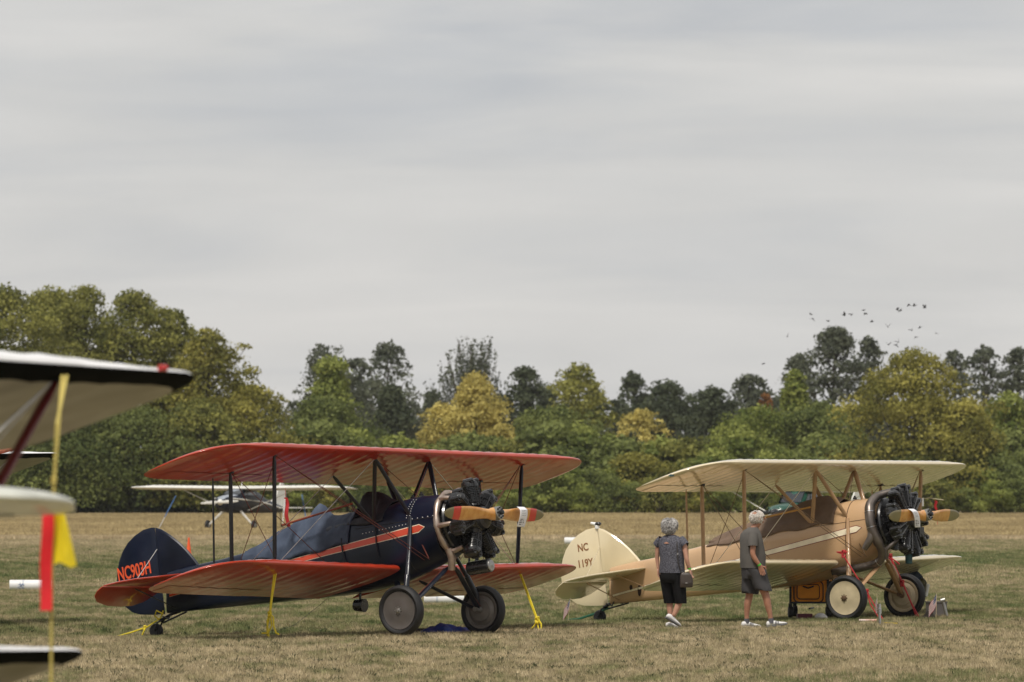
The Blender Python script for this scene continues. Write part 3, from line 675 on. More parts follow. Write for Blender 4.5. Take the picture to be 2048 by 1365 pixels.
    for s_ in (-1, 1):
        axl = (0, s_*(ty-.10), WR)
        cam_ = R(2)*s_
        ax = Vector((0, s_*math.cos(R(2)), -math.sin(R(2))))
        o = MB().rev([(-.045, WR*.735), (-.072, WR*.80), (-.078, WR*.88), (-.055, WR*.965), (-.03, WR*.992), (0, WR), (.03, WR*.992), (.055, WR*.965), (.078, WR*.88), (.072, WR*.80), (.045, WR*.735)], (0, s_*ty, WR-.006), ax, 48, cap=False).build('wheel', black_rubber, root)
        prof = [(.052, WR*.745), (.062, WR*.735), (.058, WR*.70), (.070, WR*.40), (.080, WR*.18), (.082, .02), (.082, .001)]
        MB().rev(prof, (0, s_*ty, WR-.006), ax, 40).build('wheel_disc', M['disc'], o, angle=25)
        MB().rev([(.08, .045), (.094, .043), (.098, .03), (.112, .026), (.116, .001)], (0, s_*ty, WR-.006), ax, 10).build('hub_cap', M['hub'], o)
        cx = MB()
        for k in range(8): a = k*PI/4; cx.box((0+math.cos(a)*.052, s_*(ty+.083), WR-.006+math.sin(a)*.052), (.014, .012, .014))
        cx.build('hub_bolts', M['hub'], o); MB().rev([(.066, .022), (.071, .020), (.069, .001)], (-.05, s_*ty, WR+.13), ax, 10).build('valve_cover', M['hub'], o)
        ip = [(-.052, WR*.745), (-.060, WR*.73), (-.058, WR*.66), (-.04, WR*.60), (-.066, WR*.46), (-.085, WR*.44), (-.09, WR*.34), (-.10, .03), (-.10, .001)]
        MB().rev(ip, (0, s_*ty, WR-.006), ax, 40).build('brake_drum', M['disc_in'], o, angle=25)
        MB().tube([(0, s_*(ty-.06), WR), (0, s_*(ty-.22), WR+.02)], [.055, .04], 10).build('axle_stub', M['hub'], root)
        o = MB().tube([(-.30, s_*.42, 1.72+dz), (-.24, s_*.52, 1.30+dz), (-.10, s_*.78, .86), (-.03, s_*.93, .62)], [.028, .032, .034, .034], 10, flat=.7).build('shock_strut', st, root)
        MB().tube([(-.10, s_*.78, .86), (-.03, s_*.92, .60), (0, s_*.95, .40)], [.042, .044, .024], 12).build('shock_sleeve', M['sleeve'], o)
        strut((.15, s_*.10, .99+dz), (.01, s_*.93, WR+.01), .046, 'gear_leg'); strut((-.62, s_*.30, .79+dz), (-.02, s_*.93, WR+.01), .042, 'gear_leg')
        MB().tube([(.10, s_*.14, .97+dz), (.02, s_*.97, .42)], .008, 5).build('brake_line', M['wire'], root)
    # engine
    tilt = R(12); A = Vector((math.cos(tilt), 0, math.sin(tilt))); Uv = Vector((-math.sin(tilt), 0, math.cos(tilt))); Yv = Vector((0, 1, 0))
    O = Vector((.17, 0, 1.60+dz))
    en = MB().rev([(-.02, .40), (.03, .36), (.05, .20), (.16, .19), (.2, .23), (.42, .235), (.46, .2), (.52, .15), (.60, .12), (.64, .07), (.72, .055)], O, A, 24, cap=True).build('engine', M['crankcase'], root, angle=30)
    MB().rev([(.10, .10), (.08, .43), (.11, .445), (.14, .43), (.16, .10)], O, A, 28).build('dark_backing_disc', black_enamel, en, angle=30)  # black disc added behind the cylinders so the gaps between them read dark
    NC = c.get('nc', 7); cs_ = c.get('cyl', 1.0)
    ax0 = .39; ph0 = c.get('phase', 0.0)
    for k in range(NC):
        a = ph0+2*PI*k/NC; d = Uv*math.cos(a)+Yv*math.sin(a); tdir = A.cross(d)
        b0 = O+A*ax0
        prof = [(.20, .115)]
        for j in range(9):
            h = .25+.025*j; rr_ = .112 if j < 5 else .128; prof += [(h, .088), (h+.002, rr_), (h+.011, rr_), (h+.013, .088)]
        prof += [(.475, .128), (.51, .132), (.55, .12), (.585, .075), (.59, .001)]
        cyl = MB().rev([(h_, r_*cs_) for h_, r_ in prof], b0, d, 14).build('cylinder', black_enamel, en, angle=30)
        mb = MB()
        for q in (-1, 1):
            p0 = b0+d*.56+tdir*(.070*q)+A*.02
            mb.tube([p0-A*.06, p0+A*.085], .042, 8); mb.tube([p0+A*.07, O+A*(.47)+d*.21+tdir*.03*q], .009, 6)
            mb.tube([b0+d*.44+tdir*.085*q-A*.02, b0+d*.46+tdir*.12*q+A*.03], .016, 6)
        mb.add(*fins_box(b0+d*.50, d, A, tdir))
        # rocker covers as part of one mesh per cylinder, joined below
        mb.build('rocker_cover', black_enamel, en)
        mb = MB()
        for q in (-1, 1):
            p0 = b0+d*.56+tdir*(.070*q)+A*.11; mb.sphere(p0, .019, 6); mb.sphere(b0+d*.30+tdir*.10*q+A*.05, .014, 6); mb.sphere(O+A*.50+d*.22+tdir*.03*q, .014, 6)
            mb.tube([b0+d*.43+tdir*.10*q, b0+d*.36+tdir*.13*q+A*.07, O+A*.40+d*.26+tdir*.06*q], .005, 5)
        mb.tube([b0+d*.54+tdir*.06+A*.12, O+A*.50+d*.22+tdir*.03], .008, 6).tube([b0+d*.54-tdir*.06+A*.12, O+A*.50+d*.22-tdir*.03], .008, 6)
        mb.build('ignition_fitting', mat('worn_steel', (.16, .16, .165), .35, .9) if cs_ < 1 else dark_iron, en)
        MB().tube([O+A*.06+d*.22+tdir*.05, b0+d*.34+tdir*.10-A*.10, b0+d*.47+tdir*.08-A*.07], [.026, .026, .03], 8).build('intake_pipe', M['intake'], en)
    MB().rev([(.47, .12), (.50, .165), (.56, .16), (.60, .12)], O, A, 18).build('nose_case', M['nose'], en)
    # oil tank / sump below
    MB().tube([O+A*.28-Uv*.20, O+A*.34-Uv*.52], [.10, .075], 10).build('oil_sump', black_enamel, en)
    # exhaust
    if c.get('exhaust') == 'ring':
        pts = []
        for k in range(27):
            a = R(-150+300*k/26); pts.append(O+A*.03+(Uv*math.cos(a)-Yv*math.sin(a))*.47)
        mb = MB().tube(pts, [.048+.008*math.sin(k*1.9) for k in range(27)], 10)
        ex = mb.build('exhaust_collector', M['exhaust'], root)
        for k in range(NC):
            a = ph0+2*PI*(k+.18)/NC; d = Uv*math.cos(a)+Yv*math.sin(a)
            MB().tube([O+A*.03+d*.47, O+A*.14+d*.50, O+A*.27+d*.46], [.04, .038, .03], 8).build('exhaust_stub', M['exhaust'], ex)
        MB().tube([O+A*.05-Uv*.36-Yv*.30, O+A*.06-Uv*.50-Yv*.27, O+A*.00-Uv*.66-Yv*.24], [.06, .058, .052], 10).build('tail_pipe', M['exhaust'], ex)
        oc = MB().rev([(0, .095), (.0, .10), (.36, .10), (.37, .09)], (.46, 0, .97+dz), (1, 0, .15), 18, cap=True).build('oil_cooler', black_enamel, root)
        MB().rev([(.372, .085), (.385, .08), (.39, .02), (.40, .001)], (.46, 0, .97+dz), (1, 0, .15), 14).build('cooler_cap', dull_alu, oc)
    else:
        em = M['exhaust']
        def ep(pts, rs, nm, par): return MB().tube(pts, rs, 14).build(nm, em, par)
        c0 = [O+A*.34+Uv*.50+Yv*.02, O+A*.22+Uv*.505-Yv*.08, O+A*.06+Uv*.47-Yv*.22, O+A*.0+Uv*.36-Yv*.38, O+A*.0+Uv*.22-Yv*.47, O+A*.0+Uv*.06-Yv*.505, O+A*.01-Uv*.10-Yv*.50, O+A*.03-Uv*.25-Yv*.45, O+A*.03-Uv*.42-Yv*.36, O-A*.04-Uv*.54-Yv*.29, O-A*.22-Uv*.60-Yv*.26, O-A*.60-Uv*.60-Yv*.28, O-A*.95-Uv*.58-Yv*.28]
        pts = []
        for i in range(len(c0)-1):
            p0, p1, p2, p3 = c0[max(i-1, 0)], c0[i], c0[i+1], c0[min(i+2, len(c0)-1)]
            for q in range(4):
                t_ = q/4; pts.append(.5*((2*p1)+(p2-p0)*t_+(2*p0-5*p1+4*p2-p3)*t_*t_+(3*p1-p0-3*p2+p3)*t_**3))
        pts.append(c0[-1]); npt = len(pts)
        rs = [lerp(.05, .084, min(1, i/14)) if i < 30 else .068 for i in range(npt)]
        ex = ep(pts, rs, 'exhaust_pipe', root)
        ep([O+A*.0-Uv*.08-Yv*.50, O-A*.04-Uv*.20-Yv*.53, O-A*.14-Uv*.31-Yv*.55, O-A*.18-Uv*.35-Yv*.55], [.07, .065, .055, .045], 'exhaust_outlet', ex)
        mb = MB()
        for i in (16, 22, 38, 44): mb.tube([pts[i]-(pts[i+1]-pts[i]).normalized()*.007, pts[i]+(pts[i+1]-pts[i]).normalized()*.007], rs[i]+.004, 14)
        mb.build('pipe_clamp', steel, ex)
        ep([O+A*.30-Uv*.30-Yv*.24, O+A*.20-Uv*.36-Yv*.30, O+A*.10-Uv*.42-Yv*.34, O+A*.06-Uv*.56-Yv*.30], [.03, .035, .036, .034], 'exhaust_branch', ex)
        MB().box(O+A*.46-Uv*.20+Yv*.26, (.10, .16, .16)).build('oil_cooler', M['nose'], root)
    # propeller
    pc = Vector((.885, 0, 1.765+dz)); pr = MB()
    secs = [(.0, .098, .085, 0), (.09, .092, .08, 8), (.18, .074, .055, 30), (.30, .080, .040, 38), (.48, .098, .028, 35), (.70, .108, .020, 29), (.91, .102, .015, 26), (.99, .098, .013, 25), (1.09, .090, .011, 23), (1.19, .072, .008, 22), (1.27, .046, .006, 21), (1.31, .012, .004, 20)]
    rot_ = c.get('prop_rot', 0.0); Bd = (Yv*math.cos(rot_)+Uv*math.sin(rot_)); Td = A.cross(Bd)
    for s_ in (-1, 1):
        rings = []; mi = []
        for i, (r_, hw, ht, ang) in enumerate(secs):
            a = R(90-ang)*1.0; cd = (Td*math.cos(R(ang))+A*math.sin(R(ang)))*s_ ; td = (A*math.cos(R(ang))-Td*math.sin(R(ang)))
            ring = [pc+Bd*(s_*r_)+cd*(hw*math.cos(q))+td*(ht*(math.sin(q) if math.sin(q) > 0 else .55*math.sin(q))) for q in [2*PI*k/14 for k in range(14)]]
            rings.append(ring)
            if i: mi += [c['prop_mat'](r_)]*14
        mi += [0]*1+[c['prop_mat'](1.3)]
        pr.loft(rings, mi)
    po = pr.build('propeller', M['prop'], root, angle=60)
    MB().rev([(.0, .098), (.092, .098), (.098, .09), (.10, .04)], pc, A, 24, cap=True).build('hub_plate', dull_alu, po, angle=30)
    mb = MB()
    for k in range(8): a = k*PI/4; mb.rev([(.095, .013), (.115, .012), (.118, .001)], pc+(Bd*math.cos(a)+Td*math.sin(a))*.072, A, 6)
    mb.rev([(.09, .036), (.15, .034), (.155, .022)], pc, A, 12, cap=True); mb.build('hub_bolts', dark_iron, po)
    if c.get('venturi'):
        MB().tube([(-1.44, -.02, .62), (-1.44, -.02, .50)], .02, 6).tube([(-1.36, -.02, .42), (-1.52, -.02, .42)], [.10, .085], 14).build('belly_lamp', black_enamel, root)
        MB().tube([(-2.0, 0, .55), (-2.1, -.1, .42), (-2.45, -.25, .12), (-2.75, -.3, .02)], .003, 4).build('static_wire', dark_iron, root)
    return root, side, chord_pt
def z_ring(dz): return 1.6+dz
def fins_box(o, d, a, t_):
    vs = [o+a*i*.075+t_*j*.085+d*k*.03 for i in (-1, 1) for j in (-1, 1) for k in (-1, 1)]
    return vs, [(0,1,3,2), (4,6,7,5), (0,4,5,1), (2,3,7,6), (0,2,6,4), (1,5,7,3)]

def fabric(name, col, rough=.22, coat=.5, vary=.10): return mat(name, col, rough, coat=coat, vary=vary, scale=1.6, coat_rough=.06)
navy = mat('navy_fabric', (.005, .009, .024), .32, vary=.25, scale=1.6, spec=.25, coat=.16, coat_rough=.07)
orange = fabric('orange_fabric', (.44, .033, .007), .36, .6, .16)
orange_stripe = fabric('orange_stripe', (.62, .060, .018), .3, .4)
cream = fabric('cream_fabric', (.74, .63, .42), .30, 1.0, .06)
tan = fabric('tan_fabric', (.54, .35, .195), .30, .45, .07)
tan_strut = mat('tan_paint', (.40, .245, .13), .4, coat=.2)
navy_strut = mat('navy_paint', (.006, .009, .018), .35, coat=.15)
ivory = mat('ivory_line', (.90, .80, .60), .5)
oxblood = mat('red_brown_line', (.22, .035, .02), .4)
seam_d = mat('dark_seam', (.02, .02, .022), .5); seam_t = mat('brown_seam', (.10, .055, .03), .6)
wire_red = mat('red_brown_wire', (.14, .035, .025), .4, .3); wire_cream = mat('cream_wire', (.55, .48, .34), .4); wire_white = mat('pale_wire', (.55, .54, .52), .4, .3)
wood = mat('varnished_wood', (.58, .23, .035), .3, coat=.7, color2=(.72, .37, .09), scale=9); wood2 = wood
prop_red = mat('red_tip_band', (.60, .03, .015), .35, coat=.5); khaki = mat('khaki_tip', (.20, .165, .07), .4, coat=.4)
orange_disc = mat('grey_wheel_disc', (.125, .112, .104), .38, .3, coat=.2); disc_in_o = mat('grey_inner_disc', (.20, .18, .16), .5, .4)
cream_disc = mat('cream_wheel_disc', (.56, .47, .31), .4, coat=.2); disc_in_t = mat('cream_inner_disc', (.50, .41, .27), .45)
exh_bronze = mat('heated_steel', (.36, .27, .22), .38, .8, color2=(.50, .42, .36), scale=9); exh_dark = mat('sooty_steel', (.11, .095, .085), .36, .7, color2=(.2, .17, .15), scale=5)
letter_o = mat('orange_letter', (.75, .10, .03), .4); letter_b = mat('brown_letter', (.26, .12, .05), .4)
grey_case = mat('grey_crankcase', (.05, .05, .055), .4, .4)
NEAR_LOC = lambda cx, gy: (at(cx, FPX*EYE/(gy-HOR)), FPX*EYE/(gy-HOR), 0)

orange_plane, side_o, cp_o = build_biplane(dict(
    label='dark blue open cockpit biplane with orange wings, radial engine and wooden propeller',
    loc=NEAR_LOC(885, 1271), theta=33, roll=-.018, group='vintage biplanes parked on the grass', sslope=.215, rivets=True, exhaust='ring', venturi=True,
    upper=dict(S=5.0, LE=(-.48, 2.665), TE=(-1.90, 2.195), dih=.0), lower=dict(S=4.85, LE=(-.47, .955), TE=(-1.90, .505), dih=.02),
    mats=dict(fuselage=navy, wing=[orange], strut=navy_strut, wire=wire_red, wire2=wire_white, stripe=orange_stripe, stripe_edge=ivory, seam=seam_d, tail=navy, stab=orange,
              fitting=dark_iron, spring=dark_iron, disc=orange_disc, disc_in=disc_in_o, hub=dull_alu, sleeve=navy_strut, crankcase=black_enamel, intake=black_enamel, nose=grey_case,
              exhaust=exh_bronze, prop=[wood, prop_red, khaki], letter=letter_o),
    prop_mat=lambda r: 2 if r > 1.09 else (1 if r > .91 else 0),
    reg=[('NC903H', -5.865, .735, .275, 12, .625)]))
tan_plane, side_t, cp_t = build_biplane(dict(
    label='tan open cockpit biplane with cream wings, cream tail and dark curved exhaust pipe',
    loc=NEAR_LOC(1751, 1238), theta=30, roll=0, dz=-.075, group='vintage biplanes parked on the grass', sslope=.24, exhaust='pipe', phase=.15, nc=9, cyl=.80, tailz=-.135,
    upper=dict(S=5.0, LE=(-.48, 2.545), TE=(-1.90, 2.085), dih=.0), lower=dict(S=4.8, LE=(-.47, .91), TE=(-1.90, .455), dih=.014),
    mats=dict(fuselage=tan, wing=[cream], strut=tan_strut, wire=mat('brown_wire', (.16, .10, .05), .4, .3), wire2=wire_cream, stripe=ivory, stripe_edge=oxblood, seam=seam_t, tail=cream, stab=cream,
              fitting=dark_iron, spring=dark_iron, disc=cream_disc, disc_in=disc_in_t, hub=mat('brown_hub', (.16, .10, .06), .5, .4), sleeve=tan_strut, crankcase=black_enamel, intake=black_enamel, nose=grey_case,
              exhaust=exh_dark, prop=[wood, wood, khaki], letter=letter_b),
    prop_mat=lambda r: 2 if r > .95 else 0,
    reg=[('NC', -5.57, 1.14, .175, 9, .82), ('119Y', -5.57, .87, .175, 9, .82)]))

silver = fabric('silver_fabric', (.80, .80, .81), .4, .2); black_under_band = mat('black_under_band', (.006, .0065, .006), .95, spec=.03); beige_under = fabric('beige_fabric', (.18, .16, .115), .5, .1)  # wing underside: black band along the front, beige behind it
maroon = mat('maroon_paint', (.10, .008, .008), .3, coat=.5)
def silver_biplane(label, tip_px, D, theta, upz, loz, roll, losp=4.05, full=True):
    """placed so that its far upper wing tip stands at the given bearing and distance"""
    th = R(theta); Fw = Vector((math.cos(th), -math.sin(th))); Lf = Vector((math.sin(th), math.cos(th)))
    tip = Vector((at(tip_px, D), D)); o = tip-Fw*(-.75)-Lf*4.95
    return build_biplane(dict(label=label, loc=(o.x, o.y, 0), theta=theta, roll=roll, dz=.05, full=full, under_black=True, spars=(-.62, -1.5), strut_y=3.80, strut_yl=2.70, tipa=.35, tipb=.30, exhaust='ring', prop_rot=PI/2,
        group='silver and white biplanes reaching in from the left border',
        upper=dict(S=5.0, LE=(-.48, upz), TE=(-1.9, upz-.43), dih=.012), lower=dict(S=losp, LE=(-.47, loz), TE=(-1.9, loz-.42), dih=.015),
        mats=dict(fuselage=silver, wing=[silver, black_under_band, beige_under], strut=maroon, wire=wire_white, wire2=wire_white, stripe=maroon, stripe_edge=maroon, seam=seam_d, tail=silver, stab=silver, fitting=dark_iron, spring=dark_iron,
                  disc=silver, disc_in=silver, hub=dull_alu, sleeve=maroon, crankcase=black_enamel, intake=black_enamel, nose=grey_case, exhaust=exh_dark, prop=[wood, wood, khaki], letter=maroon),
        prop_mat=lambda r: 0))
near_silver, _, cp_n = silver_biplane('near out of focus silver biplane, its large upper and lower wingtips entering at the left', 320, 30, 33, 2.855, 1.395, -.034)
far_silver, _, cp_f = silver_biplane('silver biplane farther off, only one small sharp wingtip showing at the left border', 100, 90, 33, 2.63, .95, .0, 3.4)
#PART3
def on_plane(o, root):
    """o was modelled in the aircraft's own coordinates but is a thing of its own"""
    o.location = root.location; o.rotation_euler = root.rotation_euler; return o
def rethink(root_loc_obj, name, label, cat, group=None):
    r = thing(name, label, cat, root_loc_obj.location, root_loc_obj.rotation_euler, group); return r

# ---------------------------------------------------------------- cockpit covers and things on the planes
def cover(name, plane, sidef, pts, hemf, m, label, wr=.010, wsh=.0, narrow=None, x0=None, x1=None, straps=(), seed=1):
    xs_ = []; x = pts[0][0]
    while x > pts[-1][0]: xs_.append(x); x -= .035
    xs_.append(pts[-1][0]); rr = []
    P_ = sorted(pts)
    ph = seed*1.7
    for i, x in enumerate(xs_):
        cz, = interp(x, P_); hem = hemf(x)+.02*math.sin(x*9+ph); zsh = min(cz-.02, hem+max(.08, (cz-hem)*.45)); zsh = max(zsh, hem+.02)
        nw = (narrow(x) if narrow else 1.0); row = []
        w = sidef(x, zsh)
        def wrk(q): return wr*(math.sin(x*23+q*5+ph)*.5+math.sin(x*11-q*9+ph*2)*.6+math.sin(x*41+q*13)*.35)
        sidep = [(-sidef(x, lerp(hem, zsh, k/5))-.016-abs(wrk(k/5)), lerp(hem, zsh, k/5)) for k in range(6)]
        arc = []
        for k in range(1, 14):
            q = -1+2*k/14; yy = q*(w+.014)*(nw+(1-nw)*abs(q)**.5 if abs(q) > .02 else nw)
            arc.append((yy, zsh+(cz-zsh)*max(0, 1-abs(q)**2.3)+wrk(q*3)*.9))
        pr = sidep+arc+[(-a, b) for a, b in reversed(sidep)]
        rr.append([(x, a, b) for a, b in pr])
    o = thing(name, label, 'cover', plane.location, plane.rotation_euler)
    c = MB().loft(rr, closed=False).build('fabric', m, o, angle=70)
    md = c.modifiers.new('thick', 'SOLIDIFY'); md.thickness = .006
    for sx in straps:
        mb = MB()
        for s_ in (-1, 1):
            ptsr = [(sx+.02*math.sin(z*9), s_*(sidef(sx, z)+.022), z) for z in [lerp(hemf(sx)+.10, hemf(sx)-.5, k/6) for k in range(7)]]
            mb.tube([(p[0]+(hemf(sx)-p[2])*.25, p[1], p[2]) for p in ptsr], .011, 5)
        mb.build('strap', mat('dark_strap', (.01, .012, .02), .7), o)
    return o
slate_cloth = mat('slate_cloth', (.028, .042, .075), .75, vary=.3, scale=4, bump=.4, bscale=14, color2=(.060, .082, .130))
black_cloth = mat('black_cloth', (.010, .010, .016), .6, bump=.5, bscale=12)
taupe_cloth = mat('taupe_cloth', (.15, .098, .066), .85, vary=.15, scale=4, bump=.4, bscale=14)
hem_o = lambda x: 1.60+.215*(x+.1)
cover('cockpit_cover', orange_plane, side_o, [(-1.40, 1.90), (-1.5, 1.80), (-1.65, 1.77), (-1.83, 1.735), (-1.98, 1.745), (-2.07, 1.82), (-2.15, 1.91), (-2.22, 1.905), (-2.28, 1.80), (-2.33, 1.71), (-2.45, 1.70), (-2.55, 1.68), (-2.66, 1.61), (-2.85, 1.52), (-3.05, 1.41), (-3.25, 1.30), (-3.45, 1.215)],
      lambda x: hem_o(x)-.0 if x > -2.6 else lerp(hem_o(-2.6), 1.08, min(1, (-2.6-x)/.85)), slate_cloth, 'slate blue cloth cover draped over the rear cockpit of the dark blue biplane',
      wr=.014, narrow=lambda x: .72 if -2.35 < x < -2.0 else .95, straps=(-1.5,), seed=2)
cover('cockpit_cover', orange_plane, side_o, [(-.80, 1.955), (-.90, 1.965), (-.98, 2.01), (-1.08, 2.07), (-1.2, 2.085), (-1.34, 2.08), (-1.40, 2.04), (-1.44, 1.93), (-1.465, 1.80)],
      lambda x: 1.64+.1*(x+.8), black_cloth, 'black pleated cover over the front cockpit windscreen of the dark blue biplane', wr=.012, narrow=lambda x: .8, straps=(-.95,), seed=5)
cover('cockpit_cover', tan_plane, side_t, [(-.56, 1.955), (-.70, 1.985), (-.85, 2.0), (-1.03, 2.005), (-1.12, 1.965), (-1.25, 1.93), (-1.4, 1.875), (-1.6, 1.80), (-1.76, 1.745), (-2.0, 1.665), (-2.2, 1.60), (-2.4, 1.53), (-2.6, 1.465), (-2.75, 1.41), (-2.9, 1.34), (-3.02, 1.27)],
      lambda x: 1.58+.17*(x+.5), taupe_cloth, 'taupe cloth cover stretched over both cockpits of the tan biplane', wr=.013, seed=9)
def rod(plane, a, b, col, label):
    o = MB().tube([a, b], .016, 6).build('batten', col, None); on_plane(o, plane); return tag(o, label, 'rod')
rod(orange_plane, (-1.25, -.52, 1.905), (-2.50, -.52, 1.585), mat('red_wood', (.22, .04, .015), .5), 'thin red wooden rod laid slanting over the slate blue cockpit cover')
rod(tan_plane, (-.94, -.50, 1.825), (-1.90, -.50, 1.63), mat('ochre_wood', (.50, .25, .05), .5), 'ochre wooden rod laid slanting across the taupe cockpit cover')
red_cloth = mat('red_ribbon', (.42, .018, .022), .6)
mb = MB(); mb.grid(12, 1, lambda u, v: (-2.49+.05*u-.0*v+.012*math.sin(u*7)+v*.065, -.50+.01*math.sin(u*9), 1.99-.43*u))
mb.tube([(-2.46, -.50, 1.99), (-2.47, -.5, 2.13)], .003, 4)
rb = mb.build('ribbon', red_cloth, None); on_plane(rb, orange_plane); tag(rb, 'red streamer with white lettering hanging under the orange upper wing', 'streamer')
text_mesh('lettering', 'REMOVE BEFORE FLIGHT', .040, Matrix.Translation((-2.475, -.516, 1.97)) @ Matrix.Rotation(PI/2+.10, 4, 'Y') @ Matrix.Rotation(PI/2, 4, 'X'), white_paint, rb, bold=.001, sx=.82)
# paper tags on the propellers
paper = mat('paper', (.80, .80, .84), .6, vary=.02); ink = mat('printed_ink', (.05, .05, .07), .7)
def tagpaper(plane, y0, w, x, z0, z1, slant, label):
    f = lambda u, v: (x+.02*math.sin(v*4)+(0 if v > .12 else -.05*(.12-v)/.12)+.03*(1-v), y0+w*(u-.5)+slant*v, lerp(z1, z0, v))
    mb = MB().grid(6, 14, f); o = mb.build('paper_tag', paper, None); md = o.modifiers.new('t', 'SOLIDIFY'); md.thickness = .002
    on_plane(o, plane); tag(o, label, 'paper tag')
    pk = MB()
    for r_ in range(4):
        v = .60+.085*r_
        for (u0, u1) in ((.14, .46), (.56, .62+.06*(r_ % 3))):
            q = [Vector(f(u0, v)), Vector(f(u1, v)), Vector(f(u1, v+.035)), Vector(f(u0, v+.035))]; pk.add([p+Vector((.005, 0, 0)) for p in q], [(0, 1, 2, 3)])
    for r_ in range(4):
        v = .16+.085*r_; q = [Vector(f(.25, v)), Vector(f(.78, v)), Vector(f(.78, v+.012)), Vector(f(.25, v+.012))]; pk.add([p+Vector((.005, 0, 0)) for p in q], [(0, 1, 2, 3)])
    pk.build('printed_lines', ink, o); return o
tagpaper(orange_plane, .56, .20, .985, 1.585, 1.875, .0, 'white printed paper tag hung over the orange biplane\'s right propeller blade')
tagpaper(tan_plane, -.56, .20, .93, 1.50, 1.80, .24, 'white printed paper tag wrapped round the left propeller blade of the tan biplane')
# pouch, pitot tube, tail beacon
o = MB().rev([(0, .03), (.01, .055), (.13, .06), (.17, .045), (.18, .02)], (.60, 0, .90), (0, 0, 1), 12, cap=True).tube([(.60, 0, 1.07), (.60, .01, 1.2)], .018, 5).build('hanging_pouch', mat('teal_cloth', (.012, .055, .06), .6, vary=.5, scale=22), None)
on_plane(o, tan_plane); tag(o, 'small teal pouch hanging under the engine of the tan biplane', 'pouch')
MB().tube([(-.74, 3.25, 1.95), (-.62, 3.28, 1.97), (-.36, 3.30, 1.935)], .007, 6).build('pitot_tube', wire_cream, tan_plane)
MB().tube([(-.74, 3.23, 1.83), (-.74, 3.23, 1.97)], .045, 8).build('tape_band', white_paint, tan_plane)
mb = MB(); mb.grid(8, 1, lambda u, v: (-.53+.05*v+.01*math.sin(u*8), 3.30, 1.93-.16*u)); mb.tube([(-.50, 3.30, 1.94), (-.47, 3.30, 1.52)], .004, 4)
o = mb.build('ribbon', red_cloth, None); on_plane(o, tan_plane); tag(o, 'short red ribbon dangling behind the right propeller tip of the tan biplane', 'streamer')
o = MB().rev([(0, .04), (.05, .04), (.06, .03)], (-5.21, 0, 1.455), (0, 0, 1), 10, cap=True).rev([(.0, .03), (.09, .022), (.10, .005)], (-5.24, 0, 1.53), (-1, 0, .2), 8).build('tail_beacon', white_paint, tan_plane)
MB().sphere((-5.19, 0, 1.535), .05, 10, sc=(1.2, .9, .7)).build('beacon_lens', black_enamel, o)
o = MB()
for (x, z, a_, b_) in ((-4.33, .43, .035, .10), (-4.50, .475, .03, .045)):
    ring = [(x+a_*math.cos(q)+.0*math.sin(q), -side_t(x, z)-.006, z+b_*math.sin(q)) for q in [2*PI*k/14 for k in range(14)]]
    o.add(ring, [tuple(range(14))])
o.build('hand_hole', mat('dark_opening', (.03, .012, .006), .7), tan_plane)
MB().rev([(0, .05), (.02, .045), (.035, .02)], (-1.1, -4.98, 2.32), (0, 0, 1), 8, cap=True).build('wingtip_lamp', mat('dark_green_glass', (.01, .04, .035), .15, coat=.6), tan_plane)
fcap = MB()
for pl, x, z in ((orange_plane, -.45, 2.03), (orange_plane, -.60, 1.985), (tan_plane, -.42, 1.955)):
    MB().rev([(0, .035), (.03, .035), (.035, .02), (.06, .015)], (x, .08, z-.005), (0, 0, 1), 10, cap=True).build('filler_cap', dark_iron, pl)

# ---------------------------------------------------------------- ropes
yellow = mat('yellow_rope', (.75, .60, .03), .6, bump=.6, bscale=60); redrope = mat('red_rope', (.45, .025, .03), .6, bump=.6, bscale=60); greenrope = mat('green_strap', (.01, .09, .045), .6)
oldyellow = mat('old_yellow_rope', (.52, .42, .11), .7, bump=.5)
bluerope = mat('blue_rope', (.035, .11, .26), .7)
def rope(name, plane, strands, m, label, r=.012, cat='rope'):
    mb = MB()
    for s_ in strands: mb.tube(s_, r, 6)
    o = mb.build(name, m, None)
    if plane is not None: on_plane(o, plane)
    return tag(o, label, cat)
def knot(c, r, n=2, seed=0):
    c = Vector(c); out = []
    for k in range(n):
        out.append([c+Vector((math.cos(a)*r*.5, math.sin(a*2+seed)*r*.4, math.sin(a+k*1.7)*r)) for a in [2*PI*q/14 for q in range(15)]])
    return out
rope('tie_down_rope', orange_plane, [[(-.76, -3.10, 1.03), (-.80, -3.11, .85), (-.845, -3.12, .45), (-.86, -3.12, .30)], [(-.75, -3.10, 1.0), (-.84, -3.1, .5), (-.865, -3.1, .28), (-.93, -3.08, .12), (-.92, -3.08, -.01)],
     [(-.86, -3.12, .30), (-.90, -3.12, .20), (-.895, -3.1, .05), (-.88, -3.1, -.03)], [(-.85, -3.12, .30), (-.82, -3.12, .14), (-.885, -3.12, .03), (-.99, -3.12, .03)],
     [(-.86, -3.12, .31), (-.79, -3.13, .26), (-.77, -3.14, .13), (-.70, -3.18, .035), (-.64, -3.2, .02)]]+knot((-.86, -3.12, .30), .035), yellow, 'yellow tie down rope under the left lower wing of the dark blue biplane', r=.0135)
rope('tie_down_rope', orange_plane, [[(-.68, 3.10, .90), (-.55, 3.10, .62), (-.39, 3.1, .27), (-.355, 3.1, .20)], [(-.66, 3.10, .90), (-.5, 3.1, .55), (-.37, 3.1, .26), (-.29, 3.1, .16), (-.28, 3.1, .03)], [(-.355, 3.1, .2), (-.42, 3.1, .12), (-.50, 3.1, .05)], [(-.36, 3.1, .2), (-.34, 3.1, .1), (-.30, 3.1, .02)]]+knot((-.36, 3.1, .21), .05, 3), yellow, 'yellow tie down rope slanting to the ground right of the orange lower wing', r=.0135)
